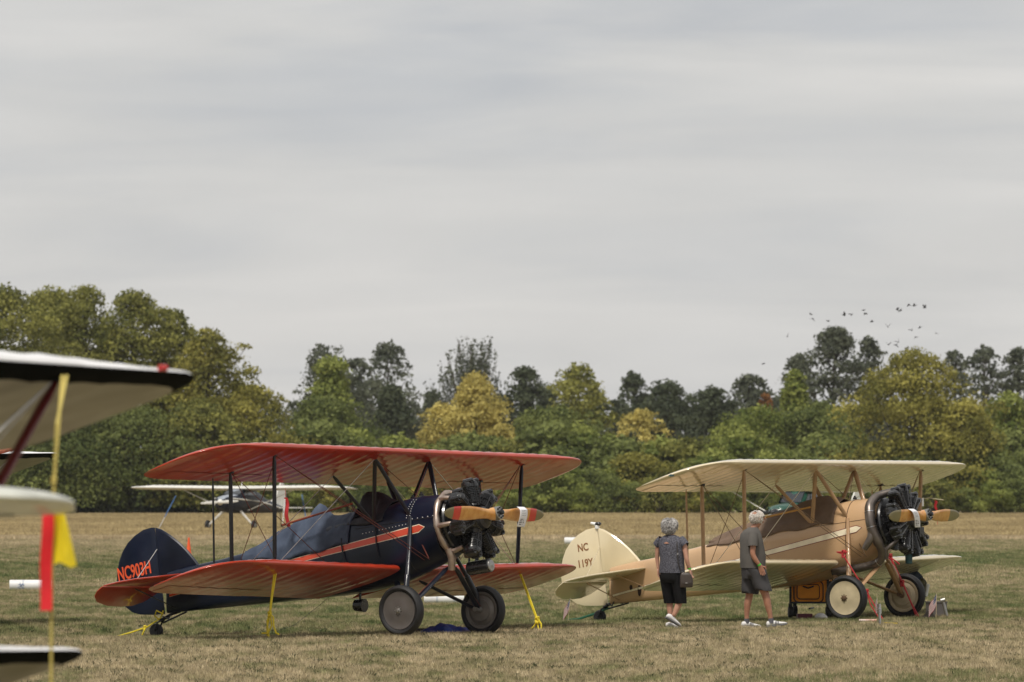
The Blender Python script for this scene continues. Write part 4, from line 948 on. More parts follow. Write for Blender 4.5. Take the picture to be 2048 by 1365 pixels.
rope('tie_down_rope', orange_plane, [[(-5.02, -.02, .30), (-5.06, -.03, .19), (-5.28, -.06, .055), (-5.36, -.05, .035)], [(-5.30, -.06, .05), (-5.6, -.05, -.035), (-5.85, -.02, -.09), (-6.0, 0, -.105)], [(-5.33, -.06, .05), (-5.31, -.1, -.0), (-5.35, -.1, -.07)], [(-5.0, -.05, .25), (-5.10, -.08, .30), (-5.16, -.05, .22), (-5.1, 0, .16)]]+knot((-5.33, -.06, .04), .03), yellow, 'yellow rope tied to the tail wheel of the dark blue biplane', r=.012)
rope('tie_down_rope', tan_plane, [[(-.11, -.98, 1.06), (.09, -.96, .76), (.29, -.94, .46)], [(-.09, -.98, 1.04), (.11, -.97, .74), (.30, -.94, .46), (.45, -.92, .22), (.57, -.90, .02)], [(.30, -.94, .46), (.37, -.94, .25), (.52, -.9, .02)], [(-.11, -.98, 1.07), (-.22, -.98, 1.1), (-.02, -.98, 1.1)]]+knot((.30, -.94, .45), .05, 3)+knot((-.10, -.97, 1.07), .06, 3, 1), redrope, 'red tie down rope beside the near wheel of the tan biplane', r=.011)
rope('tie_down_rope', tan_plane, [[(-.20, .92, 1.0), (-.08, .9, .80), (.05, .88, .58)], [(-.18, .92, 1.0), (.06, .9, .56), (.2, .88, .28), (.36, .86, .02)], [(.05, .88, .58), (.17, .88, .33), (.32, .86, .02)], [(-.2, .92, 1.0), (-.08, .92, .93), (-.02, .92, .88)]]+knot((.05, .88, .57), .05, 3)+knot((-.19, .92, 1.0), .05, 3, 1), redrope, 'red tie down rope across the far wheel of the tan biplane', r=.011)
mb = MB(); pts = [(-5.0, 0, .13), (-5.18, 0, .05), (-5.54, -.02, -.06), (-5.95, -.05, -.115)]
for a, b in zip(pts, pts[1:]): mb.tube([a, b], .02, 6, flat=.35)
o = mb.build('tie_down_strap', greenrope, None); on_plane(o, tan_plane); tag(o, 'dark green strap running from the tail wheel of the tan biplane', 'strap')
# near silver biplane's rope with streamers
rx, ry = at(107, 28.0), 28.0
def rz(py, D=28.0): return EYE+(HOR-py)*D/FPX
o = rope('tie_down_rope', None, [[(rx, ry+.55, rz(752, 28.5)), (rx+.004, ry, rz(960)), (rx-.008, ry, rz(1200)), (rx-.012, ry, 0)], [(rx+.022, ry+.55, rz(752, 28.5)), (rx+.016, ry, rz(850)), (rx+.006, ry, rz(962))]]+knot((rx+.002, ry, rz(962)), .014), oldyellow, 'faded yellow rope hanging straight down from the near silver wing', r=.0085)
stre = thing('streamer', 'red and yellow warning streamers tied to the hanging yellow rope', 'streamer', (rx, ry-.03, rz(1000)))
zz = lambda py: rz(py)-rz(1000)
MB().grid(14, 3, lambda u, v: (-.052+v*.058-.012*u+.004*math.sin(u*8), -.012*math.sin(u*6+v), zz(lerp(1000, 1221, u)))).build('red_ribbon', mat('signal_red', (.72, .012, .02), .55), stre)
MB().grid(10, 4, lambda u, v: (.004+v*lerp(.03, .112, u**.8), .012+.02*math.sin(v*5+u*2), zz(lerp(1000, 1130-6*math.sin(v*6), u)))).build('yellow_flag', mat('signal_yellow', (.80, .62, .01), .55), stre)
for k in (3.0, 1.0): pass
rb2 = MB().tube([(at(-40, 86), 85.2, EYE+(HOR-912)*86/FPX), (at(20, 86), 85.0, EYE+(HOR-903)*86/FPX), (at(36, 86), 85.0, EYE+(HOR-899)*86/FPX)], [.04, .035, .03], 8).sphere((at(34, 86), 85.0, EYE+(HOR-899)*86/FPX), .045, 8).build('wing_wrap', mat('pink_red_cloth', (.55, .12, .08), .7, vary=.4, scale=20), None)
tag(rb2, 'red and white wrapped roll lying on the small far silver wing', 'cloth roll')
bd = MB().rev([(-.022, .008), (-.022, .017), (.022, .017), (.022, .008)], (-.47, 4.50, 2.925), (.2, 1, 0), 10).build('wing_lamp', mat('red_lamp_glass', (.5, .01, .01), .2, coat=.5), None); on_plane(bd, near_silver)
tag(bd, 'small red lamp near the tip of the near silver upper wing', 'lamp')

# ---------------------------------------------------------------- high-wing monoplanes
def monoplane(c):
    root = thing('airplane', c['label'], 'airplane', c['loc'], (0, 0, -R(c['theta'])), 'high wing airplanes'); k = c.get('scale', 1); root.scale = (k, k, k)
    top, low, trim = c['top'], c['low'], c['trim']; wz = c.get('wz', 2.06)
    st = [(1.95, 1.38, 1.02, .20), (1.80, 1.50, .90, .36), (1.25, 1.56, .80, .46), (.75, 1.60, .76, .52), (.35, wz, .75, .53), (-.3, wz, .74, .53), (-1.0, wz-.02, .74, .48), (-1.6, 1.72, .75, .40), (-2.6, 1.42, .74, .27), (-4.4, 1.10, .76, .08), (-4.75, 1.05, .85, .03)]
    rings = []
    for x, zt, zb, w in st:
        h = (zt-zb)/2; zc = (zt+zb)/2; n = 2.8
        rings.append([(x, w*math.copysign(abs(math.cos(a))**(2/n), math.cos(a)), zc+h*math.copysign(abs(math.sin(a))**(2/n), math.sin(a))) for a in [2*PI*q/24+.01 for q in range(24)]])
    mi = []
    for i in range(len(rings)-1): mi += [0 if (c.get('deck', 1) <= q <= 11-c.get('deck', 1)) else 1 for q in range(24)]
    mi += [1, 1]
    f = MB().loft(rings, mi).build('fuselage', [top, low], root, angle=45)
    glass = mat('cabin_glass', (.02, .025, .03), .08, coat=.5)
    MB().add([(.77, -.40, 1.615), (.77, .40, 1.615), (.36, .38, wz-.03), (.36, -.38, wz-.03)], [(0, 1, 2, 3)]).build('windscreen', glass, f, smooth=False)
    for s_ in (-1, 1):
        MB().add([(.68, s_*.535, 1.56), (.28, s_*.548, 1.56), (.28, s_*.535, wz-.14), (.42, s_*.535, wz-.14)], [(0, 1, 2, 3)]).build('side_window', glass, f, smooth=False)
        MB().add([(.22, s_*.549, 1.56), (-.75, s_*.525, 1.56), (-.6, s_*.51, wz-.14), (.22, s_*.535, wz-.14)], [(0, 1, 2, 3)]).build('side_window', glass, f, smooth=False)
        MB().tube([(1.7, s_*.40, 1.42), (.6, s_*.54, 1.36), (-1.2, s_*.47, 1.28), (-4.3, s_*.10, .98)], .035, 4).build('stripe', trim, f)
        MB().rev([(.0, .075), (.02, .07), (.021, .001)], (1.93, s_*.17, 1.27), (1, 0, 0), 12).build('cowl_opening', black_enamel, f)
    wing_parts(c, root, 'wing', c.get('S', 5.45), 0, (.42, wz+.0), (-1.18, wz-.10), .012, [c['wing'], c.get('wing2', c['wing'])], ail=(2.8, 5.2))
    for s_ in (-1, 1):
        MB().tube([(.15, s_*.5, .86), (.05, s_*2.75, wz-.05)], .035, 8, flat=.5, updir=(1, 0, 0)).build('wing_strut', c['strut'], root)
        MB().tube([(.75, s_*.42, .85), (.82, s_*.8, .50), (.86, s_*1.05, .26)], [.06, .045, .035], 8, flat=.5).build('gear_leg', c['strut'], root)
        o = MB().rev([(-.06, .1), (-.075, .17), (-.05, .215), (0, .225), (.05, .215), (.075, .17), (.06, .1)], (.86, s_*1.14, .225), (0, 1, 0), 20, cap=True).build('wheel', black_rubber, root)
        MB().rev([(-.065, .09), (.065, .09)], (.86, s_*1.14, .225), (0, 1, 0), 12, cap=True).build('hub_cap', dull_alu, o)
        out = [(-4.0, .05), (-4.1, .9), (-4.25, 1.5), (-4.45, 1.62), (-4.7, 1.55), (-4.95, 1.2), (-5.0, .05)]
        MB().loft([[(x, s_*y, .985+q) for x, y in out] for q in (-.02, .02)]).build('tailplane', c['wing'], root)
    out = [(-3.4, 1.24), (-4.0, 1.50), (-4.35, 1.95), (-4.55, 2.12), (-4.85, 2.12), (-5.05, 1.8), (-5.1, 1.2), (-5.05, .85), (-4.7, .85)]
    MB().loft([[(x, q, z) for x, z in out] for q in (-.025, .025)]).build('fin', c['fin'], root, smooth=False)
    pr = MB()
    for s_ in (-1, 1): pr.tube([(2.06, s_*.05, 1.25), (2.06, s_*.4, 1.25+.02*s_), (2.06, s_*.92, 1.25+.05*s_)], [.045, .08, .03], 8, flat=.3, updir=(0, 0, 1))
    p = pr.build('propeller', c['prop'], root); MB().rev([(0, .14), (.06, .13), (.16, .08), (.22, .01)], (1.98, 0, 1.25), (1, 0, 0), 14).build('spinner', c['prop'], p)
    MB().rev([(0, .12), (.03, .12)], (-4.65, 0, .13), (0, 1, 0), 12, cap=True).build('tail_wheel', black_rubber, root)
    MB().tube([(-4.5, 0, .78), (-4.65, 0, .15)], .02, 5).build('tail_spring', dark_iron, root)
    MB().tube([(-.3, 0, wz+.05), (-.35, 0, wz+.55)], .02, 5).build('antenna', white_paint, root)
    return root
navy2 = mat('midnight_paint', (.010, .013, .024), .45, spec=.3); silver2 = mat('silver_paint', (.30, .33, .38), .4); green2 = mat('dark_green_paint', (.015, .075, .05), .3, coat=.4); white2 = mat('off_white_paint', (.72, .71, .66), .35, coat=.3)
Dm = 287
monoplane(dict(label='distant dark blue and silver high wing airplane under the orange wing', loc=(at(478, Dm), Dm, 0), theta=112, scale=1.12, wz=1.86, deck=4, top=silver2, low=navy2, trim=white2, wing=white2, strut=white2, fin=white2, prop=white2))
Dg = 205
monoplane(dict(label='white and green high wing airplane mostly hidden behind the tan biplane', loc=(at(1600, Dg), Dg, 0), theta=120, scale=1.0, wz=2.05, S=3.9, top=green2, low=white2, trim=green2, wing=white2, strut=white2, fin=white2, prop=black_enamel))
Dn = 24.0
pale_green = mat('pale_green_white', (.55, .56, .50), .45, coat=.15)
monoplane(dict(label='white high wing airplane nearest the camera, only its blurred rounded wingtip in view', loc=(at(147, Dn)-5.50, Dn+.5, 0), theta=86, scale=1.0, wz=2.055, top=white2, low=white2, trim=maroon, wing=pale_green, strut=white2, fin=white2, prop=black_enamel))
for (x0, y0, x1, y1, lab) in ((352, 992, 316, 1058, 'left'), (604, 990, 616, 1050, 'right')):
    a = Vector((at(x0, Dm+1), Dm+1, EYE+(HOR-y0)*Dm/FPX)); g_ = Vector((at(x1, Dm-3), Dm-3, .0))
    o = MB().tube([a, a.lerp(g_, .62)], .028, 5).tube([a.lerp(g_, .62), g_], .018, 5, mi=1).build('tie_down_rope', [bluerope, wire_white], None)
    tag(o, 'blue tie down rope under the %s wing of the distant dark blue airplane' % lab, 'rope')

# ---------------------------------------------------------------- field markers, cone, small ground things
def marker(px, py, wpx, hpx, label, ang=0):
    D = FPX*EYE/(py-HOR); s = FPX/D; r = hpx/s/2; L = wpx/s/2
    o = thing('field_marker', label, 'marker', (at(px, D), D, r), (0, 0, R(ang)), 'white cylindrical field markers lying on the grass')
    MB().rev([(-L, r*.6), (-L, r*.93), (-L+.02, r), (0, r*1.01), (L-.02, r), (L, r*.93), (L, r*.6)], (0, 0, 0), (1, 0, 0), 20, cap=True).build('drum', mat('marker_white', (.74, .74, .73), .5, vary=.1, scale=3), o)
    mb = MB()
    for x in (-L*.35, L*.5): mb.rev([(x-.02, r*1.02), (x+.02, r*1.02)], (0, 0, 0), (1, 0, 0), 20)
    mb.build('hoop', mat('marker_hoop', (.55, .58, .62), .5), o); return o
m1 = marker(62, 1182, 84, 22, 'white field marker with blue scribble lying left behind the red streamer', 4)
mb = MB(); r_ = .118
for pts in ([(-.22, 60), (-.2, 95), (-.27, 110), (-.19, 130)], [(-.16, 70), (-.2, 100), (-.13, 125)], [(-.25, 80), (-.13, 85)]): mb.tube([(x, -r_*math.sin(R(a)), r_*math.cos(R(a))) for x, a in pts], .006, 4)
mb.build('scribble', mat('blue_ink', (.05, .12, .28), .6), m1)
marker(1160, 1090, 62, 15, 'small far white field marker left of the cream tail fin', -3)
marker(888, 1209, 80, 22, 'white field marker seen between the wheels of the dark blue biplane', 2)
D = 150; o = thing('traffic_cone', 'orange traffic cone peeking out right of the dark blue tail fin', 'cone', (at(378, D), D, 0))
MB().rev([(.03, .14), (.45, .06), (.82, .022), (.83, .001)], (0, 0, 0), (0, 0, 1), 14).build('cone_body', mat('cone_orange', (.80, .10, .02), .5), o); MB().box((0, 0, .015), (.42, .42, .03)).build('cone_base', mat('cone_base', (.5, .07, .02), .6), o)
# blue tarp crumpled between the wheels
def tarp(u, v):
    x = (u-.5)*.78; y = (v-.5)*.6; e_ = max(0, 1-(2*u-1)**4)*max(0, 1-(2*v-1)**4)
    return (x, y, .02+e_*(.05+.03*math.sin(u*9+v*4)**2+.015*math.sin(v*14-u*11)+.055*math.exp(-((u-.45)/.13)**2)))
o = MB().grid(30, 18, tarp).build('tarp', mat('royal_blue_cloth', (.008, .035, .19), .5, vary=.4, scale=6), None); o.location = (at(893, 83.9), 83.9, 0); tag(o, 'crumpled royal blue cloth on the ground between the dark blue biplane\'s wheels', 'cloth')
o = MB().tube([(-.3, 0, .02), (.0, .02, .03), (.32, -.03, .02)], .02, 6).tube([(-.28, .06, .05), (.3, .05, .04)], .014, 6).build('tow_bar', dark_iron, None); o.location = (at(858, 84.3), 84.3, 0); tag(o, 'dark metal bar lying beside the blue cloth', 'bar')

# flags
flag_red = mat('flag_red', (.26, .004, .010), .6); flag_white = mat('flag_white', (.60, .59, .58), .6); flag_blue = mat('flag_blue', (.015, .025, .10), .6)
def us_flag(loc, stick_h, w, h, top, lean, label, droop=0.0, roty=0.0):
    o = thing('small_flag', label, 'flag', loc, (0, 0, roty), 'small american flags')
    MB().tube([(0, 0, -.02), (lean*stick_h, 0, stick_h)], .004, 5).build('flag_stick', mat('pale_wood', (.5, .4, .25), .6), o)
    def f(u, v):   # u along the fly, v down the hoist
        zt = top-h*v; x0 = lean*zt
        return (x0-w*u*(1-droop*.8), .015*math.sin(u*7+v*2), zt-u*droop*w*1.05-.01*math.sin(u*6))
    nu, nv = 20, 26
    def mi(u, v):
        s_ = int((v+.001)*13)
        if u < .4 and s_ < 7: return 2
        return 0 if s_ % 2 == 0 else 1
    c = MB().grid(nu, nv, f, mi).build('flag_cloth', [flag_red, flag_white, flag_blue], o)
    mb = MB()
    for i in range(5):
        for j in range(4):
            p = Vector(f(.045+.08*i, .06+.12*j)); mb.box(p, (.006, .004, .006)); 
    mb.build('stars', flag_white, o, kind='stuff'); return o
D1 = 91.4; us_flag((at(1136, D1), D1, 0), (.38), .26, .19, .38, .10, 'small american flag drooping on a stick beneath the cream tail', droop=.75)
D2 = 91.5; us_flag((at(1871, D2), D2, 0), .45, .28, .20, .45, .03, 'small american flag in front of the grey box right of the wheels', droop=.7)
D3 = 88.6; us_flag((at(1757, D3), D3, .0), .50, .10, .20, .44, -.06, 'small american flag furled on a chrome tube between the tan biplane\'s wheels', droop=.9)
o = MB().rev([(0, .022), (.18, .022), (.185, .034), (.27, .034), (.275, .028), (.34, .028)], (at(1759, 88.5), 88.5, 0), (-.03, 0, 1), 10, cap=True).build('chrome_tube', mat('chrome', (.55, .55, .57), .2, 1.0), None); tag(o, 'upright chrome tube standing between the wheels of the tan biplane', 'tube')
# grey box with metal pipe
D4 = 94.6
o = thing('grey_box', 'grey box on the grass right of the tan biplane\'s far wheel', 'box', (at(1872, D4), D4, 0)); gm_ = mat('dull_grey', (.10, .09, .085), .6)
MB().box((0, 0, .12), (.28, .30, .23), rot=(0, 0, .2)).build('box_body', gm_, o, smooth=False); MB().box((0, 0, .245), (.30, .32, .02), rot=(0, 0, .2)).build('box_lid', gm_, o, smooth=False)
o = MB().tube([(0, 0, 0), (-.05, 0, .20), (-.07, 0, .30)], [.028, .03, .03], 10).tube([(-.10, 0, .27), (-.03, 0, .29)], .04, 10).build('metal_pipe', dull_alu, None); o.location = (at(1893, 94.2), 94.2, 0); tag(o, 'short metal pipe leaning against the grey box', 'pipe')
# backpack behind the far wheel
D5 = 97; o = thing('camera_backpack', 'dark blue and olive backpack standing behind the far wheel of the tan biplane', 'backpack', (at(1826, D5), D5, 0))
MB().sphere((0, 0, .40), .22, 14, sc=(1, .7, 1.55)).build('bag_body', mat('navy_canvas', (.015, .025, .05), .8), o); MB().sphere((.14, -.06, .42), .13, 12, sc=(.8, .8, 1.5)).build('bag_pocket', mat('olive_canvas', (.10, .09, .045), .8, color2=(.03, .03, .02), scale=18), o); MB().tube([(.2, -.1, .30), (.24, -.12, .5)], .035, 8).build('water_bottle', white_paint, o)
# wagon
D6 = 93.8; wag = thing('folding_wagon', 'orange folding wagon with black frame behind the near wheel of the tan biplane', 'wagon', (at(1618, D6), D6, 0), (0, 0, R(-8)))
bo = mat('orange_canvas', (.95, .34, .02), .6, vary=.1); bk = mat('black_frame', (.012, .012, .013), .4)
MB().box((0, .40, .44), (.62, .82, .36)).build('fabric_body', bo, wag, smooth=False)
def rr_path(cx, cz, hw, hh, r, y, n=5):
    out = []
    for (sx, sz, a0) in ((1, 1, 0), (-1, 1, 90), (-1, -1, 180), (1, -1, 270)):
        for k in range(n+1): a = R(a0+90*k/n); out.append((cx+sx*(hw-r)+r*math.cos(a), y, cz+sz*(hh-r)+r*math.sin(a)))
    return out+[out[0]]
o = MB().box((-.01, -.03, .43), (.36, .05, .21)).build('front_pocket', bo, wag, smooth=False)
MB().tube(rr_path(-.01, .43, .24, .17, .07, -.02), .009, 5).tube(rr_path(-.01, .43, .185, .12, .05, -.06), .007, 5).tube([(-.1, -.06, .52), (-.01, -.08, .49), (.08, -.06, .52)], .012, 5).build('piping', bk, wag)
mb = MB()
for x in (-.31, .31):
    for y in (-.01, .81): mb.box((x, y, .40), (.035, .035, .52))
    mb.box((x, .4, .25), (.03, .84, .03)); mb.box((x, .4, .64), (.03, .84, .03))
for y in (-.01, .81): mb.box((0, y, .25), (.64, .03, .03)); mb.box((0, y, .64), (.64, .03, .03))
mb.box((0, .4, .15), (.03, .7, .025)); mb.build('frame', bk, wag, smooth=False)
MB().box((.42, .3, .45), (.18, .5, .3)).build('side_bag', mat('black_canvas', (.014, .014, .016), .8), wag, smooth=False)
for x in (-.31, .31):
    for y in (0, .8):
        o = MB().rev([(-.035, .06), (-.035, .085), (-.02, .095), (.02, .095), (.035, .085), (.035, .06)], (x, y, .095), (1, .25, 0), 16, cap=True).build('wheel', black_rubber, wag)
        MB().rev([(-.04, .03), (.04, .03)], (x, y, .095), (1, .25, 0), 8, cap=True).build('hub_cap', dark_iron, o); MB().box((x, y, .18), (.06, .05, .12)).build('caster_fork', bk, wag)
def small(name, label, cat, px, D, mb, m): o = mb.build(name, m, None); o.location = (at(px, D), D, 0); return tag(o, label, cat)
small('tool_box', 'small dark red box on the grass under the orange wagon', 'box', 1608, 92.9, MB().box((0, 0, .045), (.24, .14, .085), rot=(0, 0, .15)), mat('dark_red_box', (.10, .012, .025), .5))
small('plastic_bag', 'crumpled white plastic bag beside the near wheel', 'bag', 1640, 92.7, MB().sphere((0, 0, .05), .07, 9, sc=(1.4, 1, .8)).sphere((.08, .02, .03), .04, 8), mat('white_plastic', (.6, .6, .62), .4))
small('wheel_chock', 'orange and white striped rod lying between the wheels of the tan biplane', 'rod', 1735, 90.6, MB().tube([(-.14, 0, .03), (-.05, 0, .03), (.05, 0, .03), (.14, 0, .03)], .022, 8), mat('orange_white', (.65, .62, .6), .5, color2=(.7, .18, .06), scale=9))
small('yellow_strip', 'flat yellow strip lying on the grass right of the chrome tube', 'strip', 1781, 89.0, MB().box((0, 0, .03), (.20, .05, .015), rot=(0, .05, .1)), mat('yellow_plastic', (.62, .45, .03), .5))
small('wheel_chock', 'dark wooden chock against the far wheel of the tan biplane', 'chock', 1852, 93.0, MB().loft([[(-.08, y, 0), (.16, y, 0), (.10, y, .10), (0.02, y, .13)] for y in (-.10, .12)]), mat('dark_wood', (.035, .028, .022), .8))

# ---------------------------------------------------------------- birds
BIRDS = [(1575, 674), (1622, 629), (1626, 638), (1657, 643), (1688, 631), (1704, 630), (1727, 621), (1731, 627), (1744, 644), (1776, 654), (1795, 620), (1801, 622), (1819, 610), (1829, 612), (1850, 616), (1824, 661), (1840, 656), (1831, 675), (1872, 667), (1797, 685), (1777, 690), (1527, 728), (1792, 690)]
def bird_mesh(flap, seed):
    mb = MB(); mb.tube([(-.13, 0, 0), (-.09, 0, 0), (0, 0, 0), (.07, 0, .01), (.10, 0, .015), (.13, 0, .01)], [.012, .022, .038, .034, .026, .006], 8)
    mb.add([(-.10, -.02, 0), (-.10, .02, 0), (-.20, .035, 0), (-.20, -.035, 0), (-.10, 0, .02)], [(0, 1, 2, 3), (1, 0, 4)])
    for s_ in (-1, 1):
        mb.add([(.05, s_*.02, .01), (-.05, s_*.02, .01), (-.06, s_*.10, .01+.10*flap), (.06, s_*.10, .015+.10*flap), (-.06, s_*.20, .17*flap), (.0, s_*.21, .18*flap), (.02, s_*.05, .035)], [(0, 1, 2, 3), (3, 2, 4, 5), (0, 3, 6)])
    return mb
bp = []
for i, (px, py) in enumerate(BIRDS):
    D = 262+rnd.uniform(-12, 12)
    if i < 5:
        o = bird_mesh([.9, .2, -.6, .5, 1.2][i], i).build('bird', mat('dark_plumage', (.02, .02, .022), .7), None); bp.append(o); tag(o, 'small dark bird of the flock flying over the right trees', 'bird', 'birds flying over the trees')
    else: o = bp[i % 5].copy(); COL.objects.link(o)
    o.scale = (.68, .68, .68); o.location = (at(px, D), D, EYE+(HOR-py)*D/FPX); o.rotation_euler = (rnd.uniform(-.7, .7), rnd.uniform(-.4, .4), rnd.uniform(0, 6)); 

# ---------------------------------------------------------------- people
def skin_mesh(joints, edges, root, sub=2):
    names = list(joints); idx = {n: i for i, n in enumerate(names)}
    me = bpy.data.meshes.new('tmp'); me.from_pydata([joints[n][0] for n in names], [(idx[a], idx[b]) for a, b in edges], [])
    o = bpy.data.objects.new('tmp', me); COL.objects.link(o); md = o.modifiers.new('skin', 'SKIN'); md.use_smooth_shade = True
    for i, n in enumerate(names):
        sv = me.skin_vertices[0].data[i]; r_ = joints[n][1]; sv.radius = (r_, r_) if not isinstance(r_, tuple) else r_; sv.use_root = (n == root)
    ms = o.modifiers.new('sub', 'SUBSURF'); ms.levels = sub; ms.render_levels = sub
    bpy.context.view_layer.update()
    res = bpy.data.meshes.new_from_object(o.evaluated_get(bpy.context.evaluated_depsgraph_get())); bpy.data.objects.remove(o)
    mb = MB(); mb.v = [tuple(v.co) for v in res.vertices]; mb.f = [tuple(p.vertices) for p in res.polygons]; mb.m = [0]*len(mb.f); return mb
def hand(mb, wrist, d, side, size=1.0, curl=.5):
    """five fingers and a palm continuing from the wrist along d; side = direction of the thumb"""
    w = Vector(wrist); d = Vector(d).normalized(); s_ = Vector(side); s_ = (s_-d*s_.dot(d)).normalized(); n = d.cross(s_)
    k = .085*size
    rings = []
    for t_, hw, ht in ((-.15, .3, .24), (.2, .42, .2), (.7, .5, .17), (1.05, .48, .13)):
        rings.append([w+d*(k*t_)+s_*(k*hw*math.cos(a))+n*(k*ht*math.sin(a)) for a in [2*PI*q/10 for q in range(10)]])
    mb.loft(rings)
    for i, (off, L) in enumerate(((.36, .78), (.12, .90), (-.12, .84), (-.36, .66))):
        p = w+d*k*.95+s_*(k*off); q = p+d*(k*L*.45)+n*(k*.10*curl); e_ = q+(d*(1-curl*.6)+n*curl).normalized()*(k*L*.5)
        mb.tube([p-d*k*.1, q, e_], [k*.105, k*.10, k*.07], 7)
    p = w+d*k*.25+s_*k*.38; mb.tube([p, p+(d*.5+s_*.7).normalized()*k*.45, p+(d*.5+s_*.7).normalized()*k*.45+d*k*.38], [k*.14, k*.12, k*.08], 7)
def ering(c, a, b, fdir, n=20, tilt=0, e=2.3):
    """horizontal oval ring: a across the shoulders, b front to back, facing fdir"""
    f = Vector((fdir[0], fdir[1], 0)).normalized(); s_ = Vector((f.y, -f.x, 0)); c = Vector(c)
    return [c+s_*(a*math.copysign(abs(math.cos(q))**(2/e), math.cos(q)))+f*(b*math.copysign(abs(math.sin(q))**(2/e), math.sin(q)))+Vector((0, 0, tilt*math.sin(q))) for q in [2*PI*k/n for k in range(n)]]
def shoe(parent, heel, toe, m_up, m_sole, w=.048, h=.085, name='shoe', trim=None):
    heel = Vector(heel); toe = Vector(toe); d = toe-heel; L = d.length; d.normalize(); s_ = d.cross(Vector((0, 0, 1))).normalized(); u = s_.cross(d)
    def sec(t_, hw, z0, z1, n=12): return [heel+d*(L*t_)+s_*(hw*math.copysign(abs(math.cos(q))**.8, math.cos(q)))+u*(lerp(z0, z1, .5+.5*math.copysign(abs(math.sin(q))**.8, math.sin(q)))) for q in [2*PI*k/n for k in range(n)]]
    o = MB().loft([sec(0, w*.45, .022, h*.7), sec(.04, w*.72, .02, h), sec(.2, w*.82, .018, h*1.12), sec(.38, w*.85, .018, h*1.02), sec(.55, w*.95, .018, h*.80), sec(.75, w*1.0, .018, h*.62), sec(.92, w*.8, .02, h*.50), sec(1.0, w*.4, .022, h*.36)]).build(name, m_up, parent, angle=70)
    MB().loft([sec(-.02, w*.55, .0, .022), sec(.05, w*.85, -.004, .024), sec(.3, w*.85, -.002, .022), sec(.7, w*1.06, -.004, .024), sec(.93, w*.86, .0, .024), sec(1.03, w*.4, .008, .028)]).build('sole', m_sole, o, angle=50)
    if trim is not None:
        mb = MB()
        for t_ in (.40, .47, .54): mb.tube([heel+d*(L*t_)-s_*(w*1.0)+u*.035, heel+d*(L*(t_+.02))-s_*(w*.80)+u*(h*.85)], .006, 4).tube([heel+d*(L*t_)+s_*(w*1.0)+u*.035, heel+d*(L*(t_+.02))+s_*(w*.80)+u*(h*.85)], .006, 4)
        mb.build('shoe_stripe', trim, o)
    return o
def hair_mesh(c, rx, ry, rz, m, parent, f, seed=1, strands=420, cover=.35, L=.06, name='hair', droop=1.0, gap=None):
    """cap of hair made of a rough shell and many short locks"""
    g = random.Random(seed); c = Vector(c); f = Vector((f[0], f[1], 0)).normalized(); s_ = Vector((f.y, -f.x, 0)); mb = MB()
    for k in range(strands):
        while True:
            d = Vector((g.gauss(0, 1), g.gauss(0, 1), g.gauss(0, 1))).normalized()
            if d.z < -cover-.1 and d.dot(f) > -.2: continue
            if d.dot(f) > .55 and d.z < .45: continue
            if d.z < -.75: continue
            if gap and d.angle(Vector(gap)) < .42: continue
            break
        p = c+s_*(d.dot(s_)*rx)+f*(d.dot(f)*ry)+Vector((0, 0, d.z*rz))
        t_ = Vector((d.x*.25, d.y*.25, -1*droop)); t_ = (t_-d*t_.dot(d)); t_ = t_.normalized() if t_.length > .05 else -f
        t_ = (t_+Vector((g.uniform(-.4, .4), g.uniform(-.4, .4), g.uniform(-.2, .2)))).normalized()
        mb.tube([p-d*.008, p+d*.006+t_*L*.5, p+t_*L-d*.004], [.009, .010, .002], 4)
    return mb.build(name, m, parent)
grey_hair = mat('silver_grey_hair', (.17, .165, .16), .5, color2=(.46, .44, .42), scale=45); white_hair = mat('white_hair', (.42, .38, .34), .55, color2=(.68, .63, .58), scale=30)
green_band = mat('green_wristband', (.07, .50, .05), .5)

# woman
Dw = 86.55; fw = (.57, .82)
wo_ = thing('person', 'grey haired woman in dark speckled top and black cropped trousers with shoulder bag', 'person', (at(1344, Dw), Dw, float(gz(at(1344, Dw), Dw))), group='visitors walking past the biplanes')
J = {'pelvis': ((0, 0, .90), .13), 'belly': ((0, 0, 1.05), .12), 'chest': ((-.01, 0, 1.25), .12), 'neckb': ((-.02, 0, 1.40), .055), 'neck': ((-.03, .005, 1.46), .048), 'jaw': ((-.022, .02, 1.525), .062), 'skull': ((-.035, .008, 1.595), .082), 'crown': ((-.035, .0, 1.635), .060),
     'shR': ((.14, -.085, 1.345), .05), 'shL': ((-.175, .10, 1.345), .05), 'uaR': ((.185, -.115, 1.25), .044), 'elR': ((.215, -.135, 1.06), .036), 'faR': ((.235, -.12, .99), .035), 'wrR': ((.268, -.10, .90), .022),
     'uaL': ((-.215, .12, 1.25), .042), 'elL': ((-.225, .14, 1.07), .034), 'wrL': ((-.205, .13, .90), .022),
     'hipR': ((.08, -.055, .85), .095), 'knR': ((.13, -.04, .47), .056), 'caR': ((.085, -.045, .34), .053), 'anR': ((.015, -.05, .185), .032), 'hipL': ((-.075, .05, .85), .095), 'knL': ((-.035, .08, .47), .055), 'caL': ((-.035, .065, .34), .052), 'anL': ((-.02, .08, .10), .032)}
E_ = [('pelvis', 'belly'), ('belly', 'chest'), ('chest', 'neckb'), ('neckb', 'neck'), ('neck', 'jaw'), ('jaw', 'skull'), ('skull', 'crown'), ('chest', 'shR'), ('chest', 'shL'), ('shR', 'uaR'), ('uaR', 'elR'), ('elR', 'faR'), ('faR', 'wrR'), ('shL', 'uaL'), ('uaL', 'elL'), ('elL', 'wrL'),
      ('pelvis', 'hipR'), ('hipR', 'knR'), ('knR', 'caR'), ('caR', 'anR'), ('pelvis', 'hipL'), ('hipL', 'knL'), ('knL', 'caL'), ('caL', 'anL')]
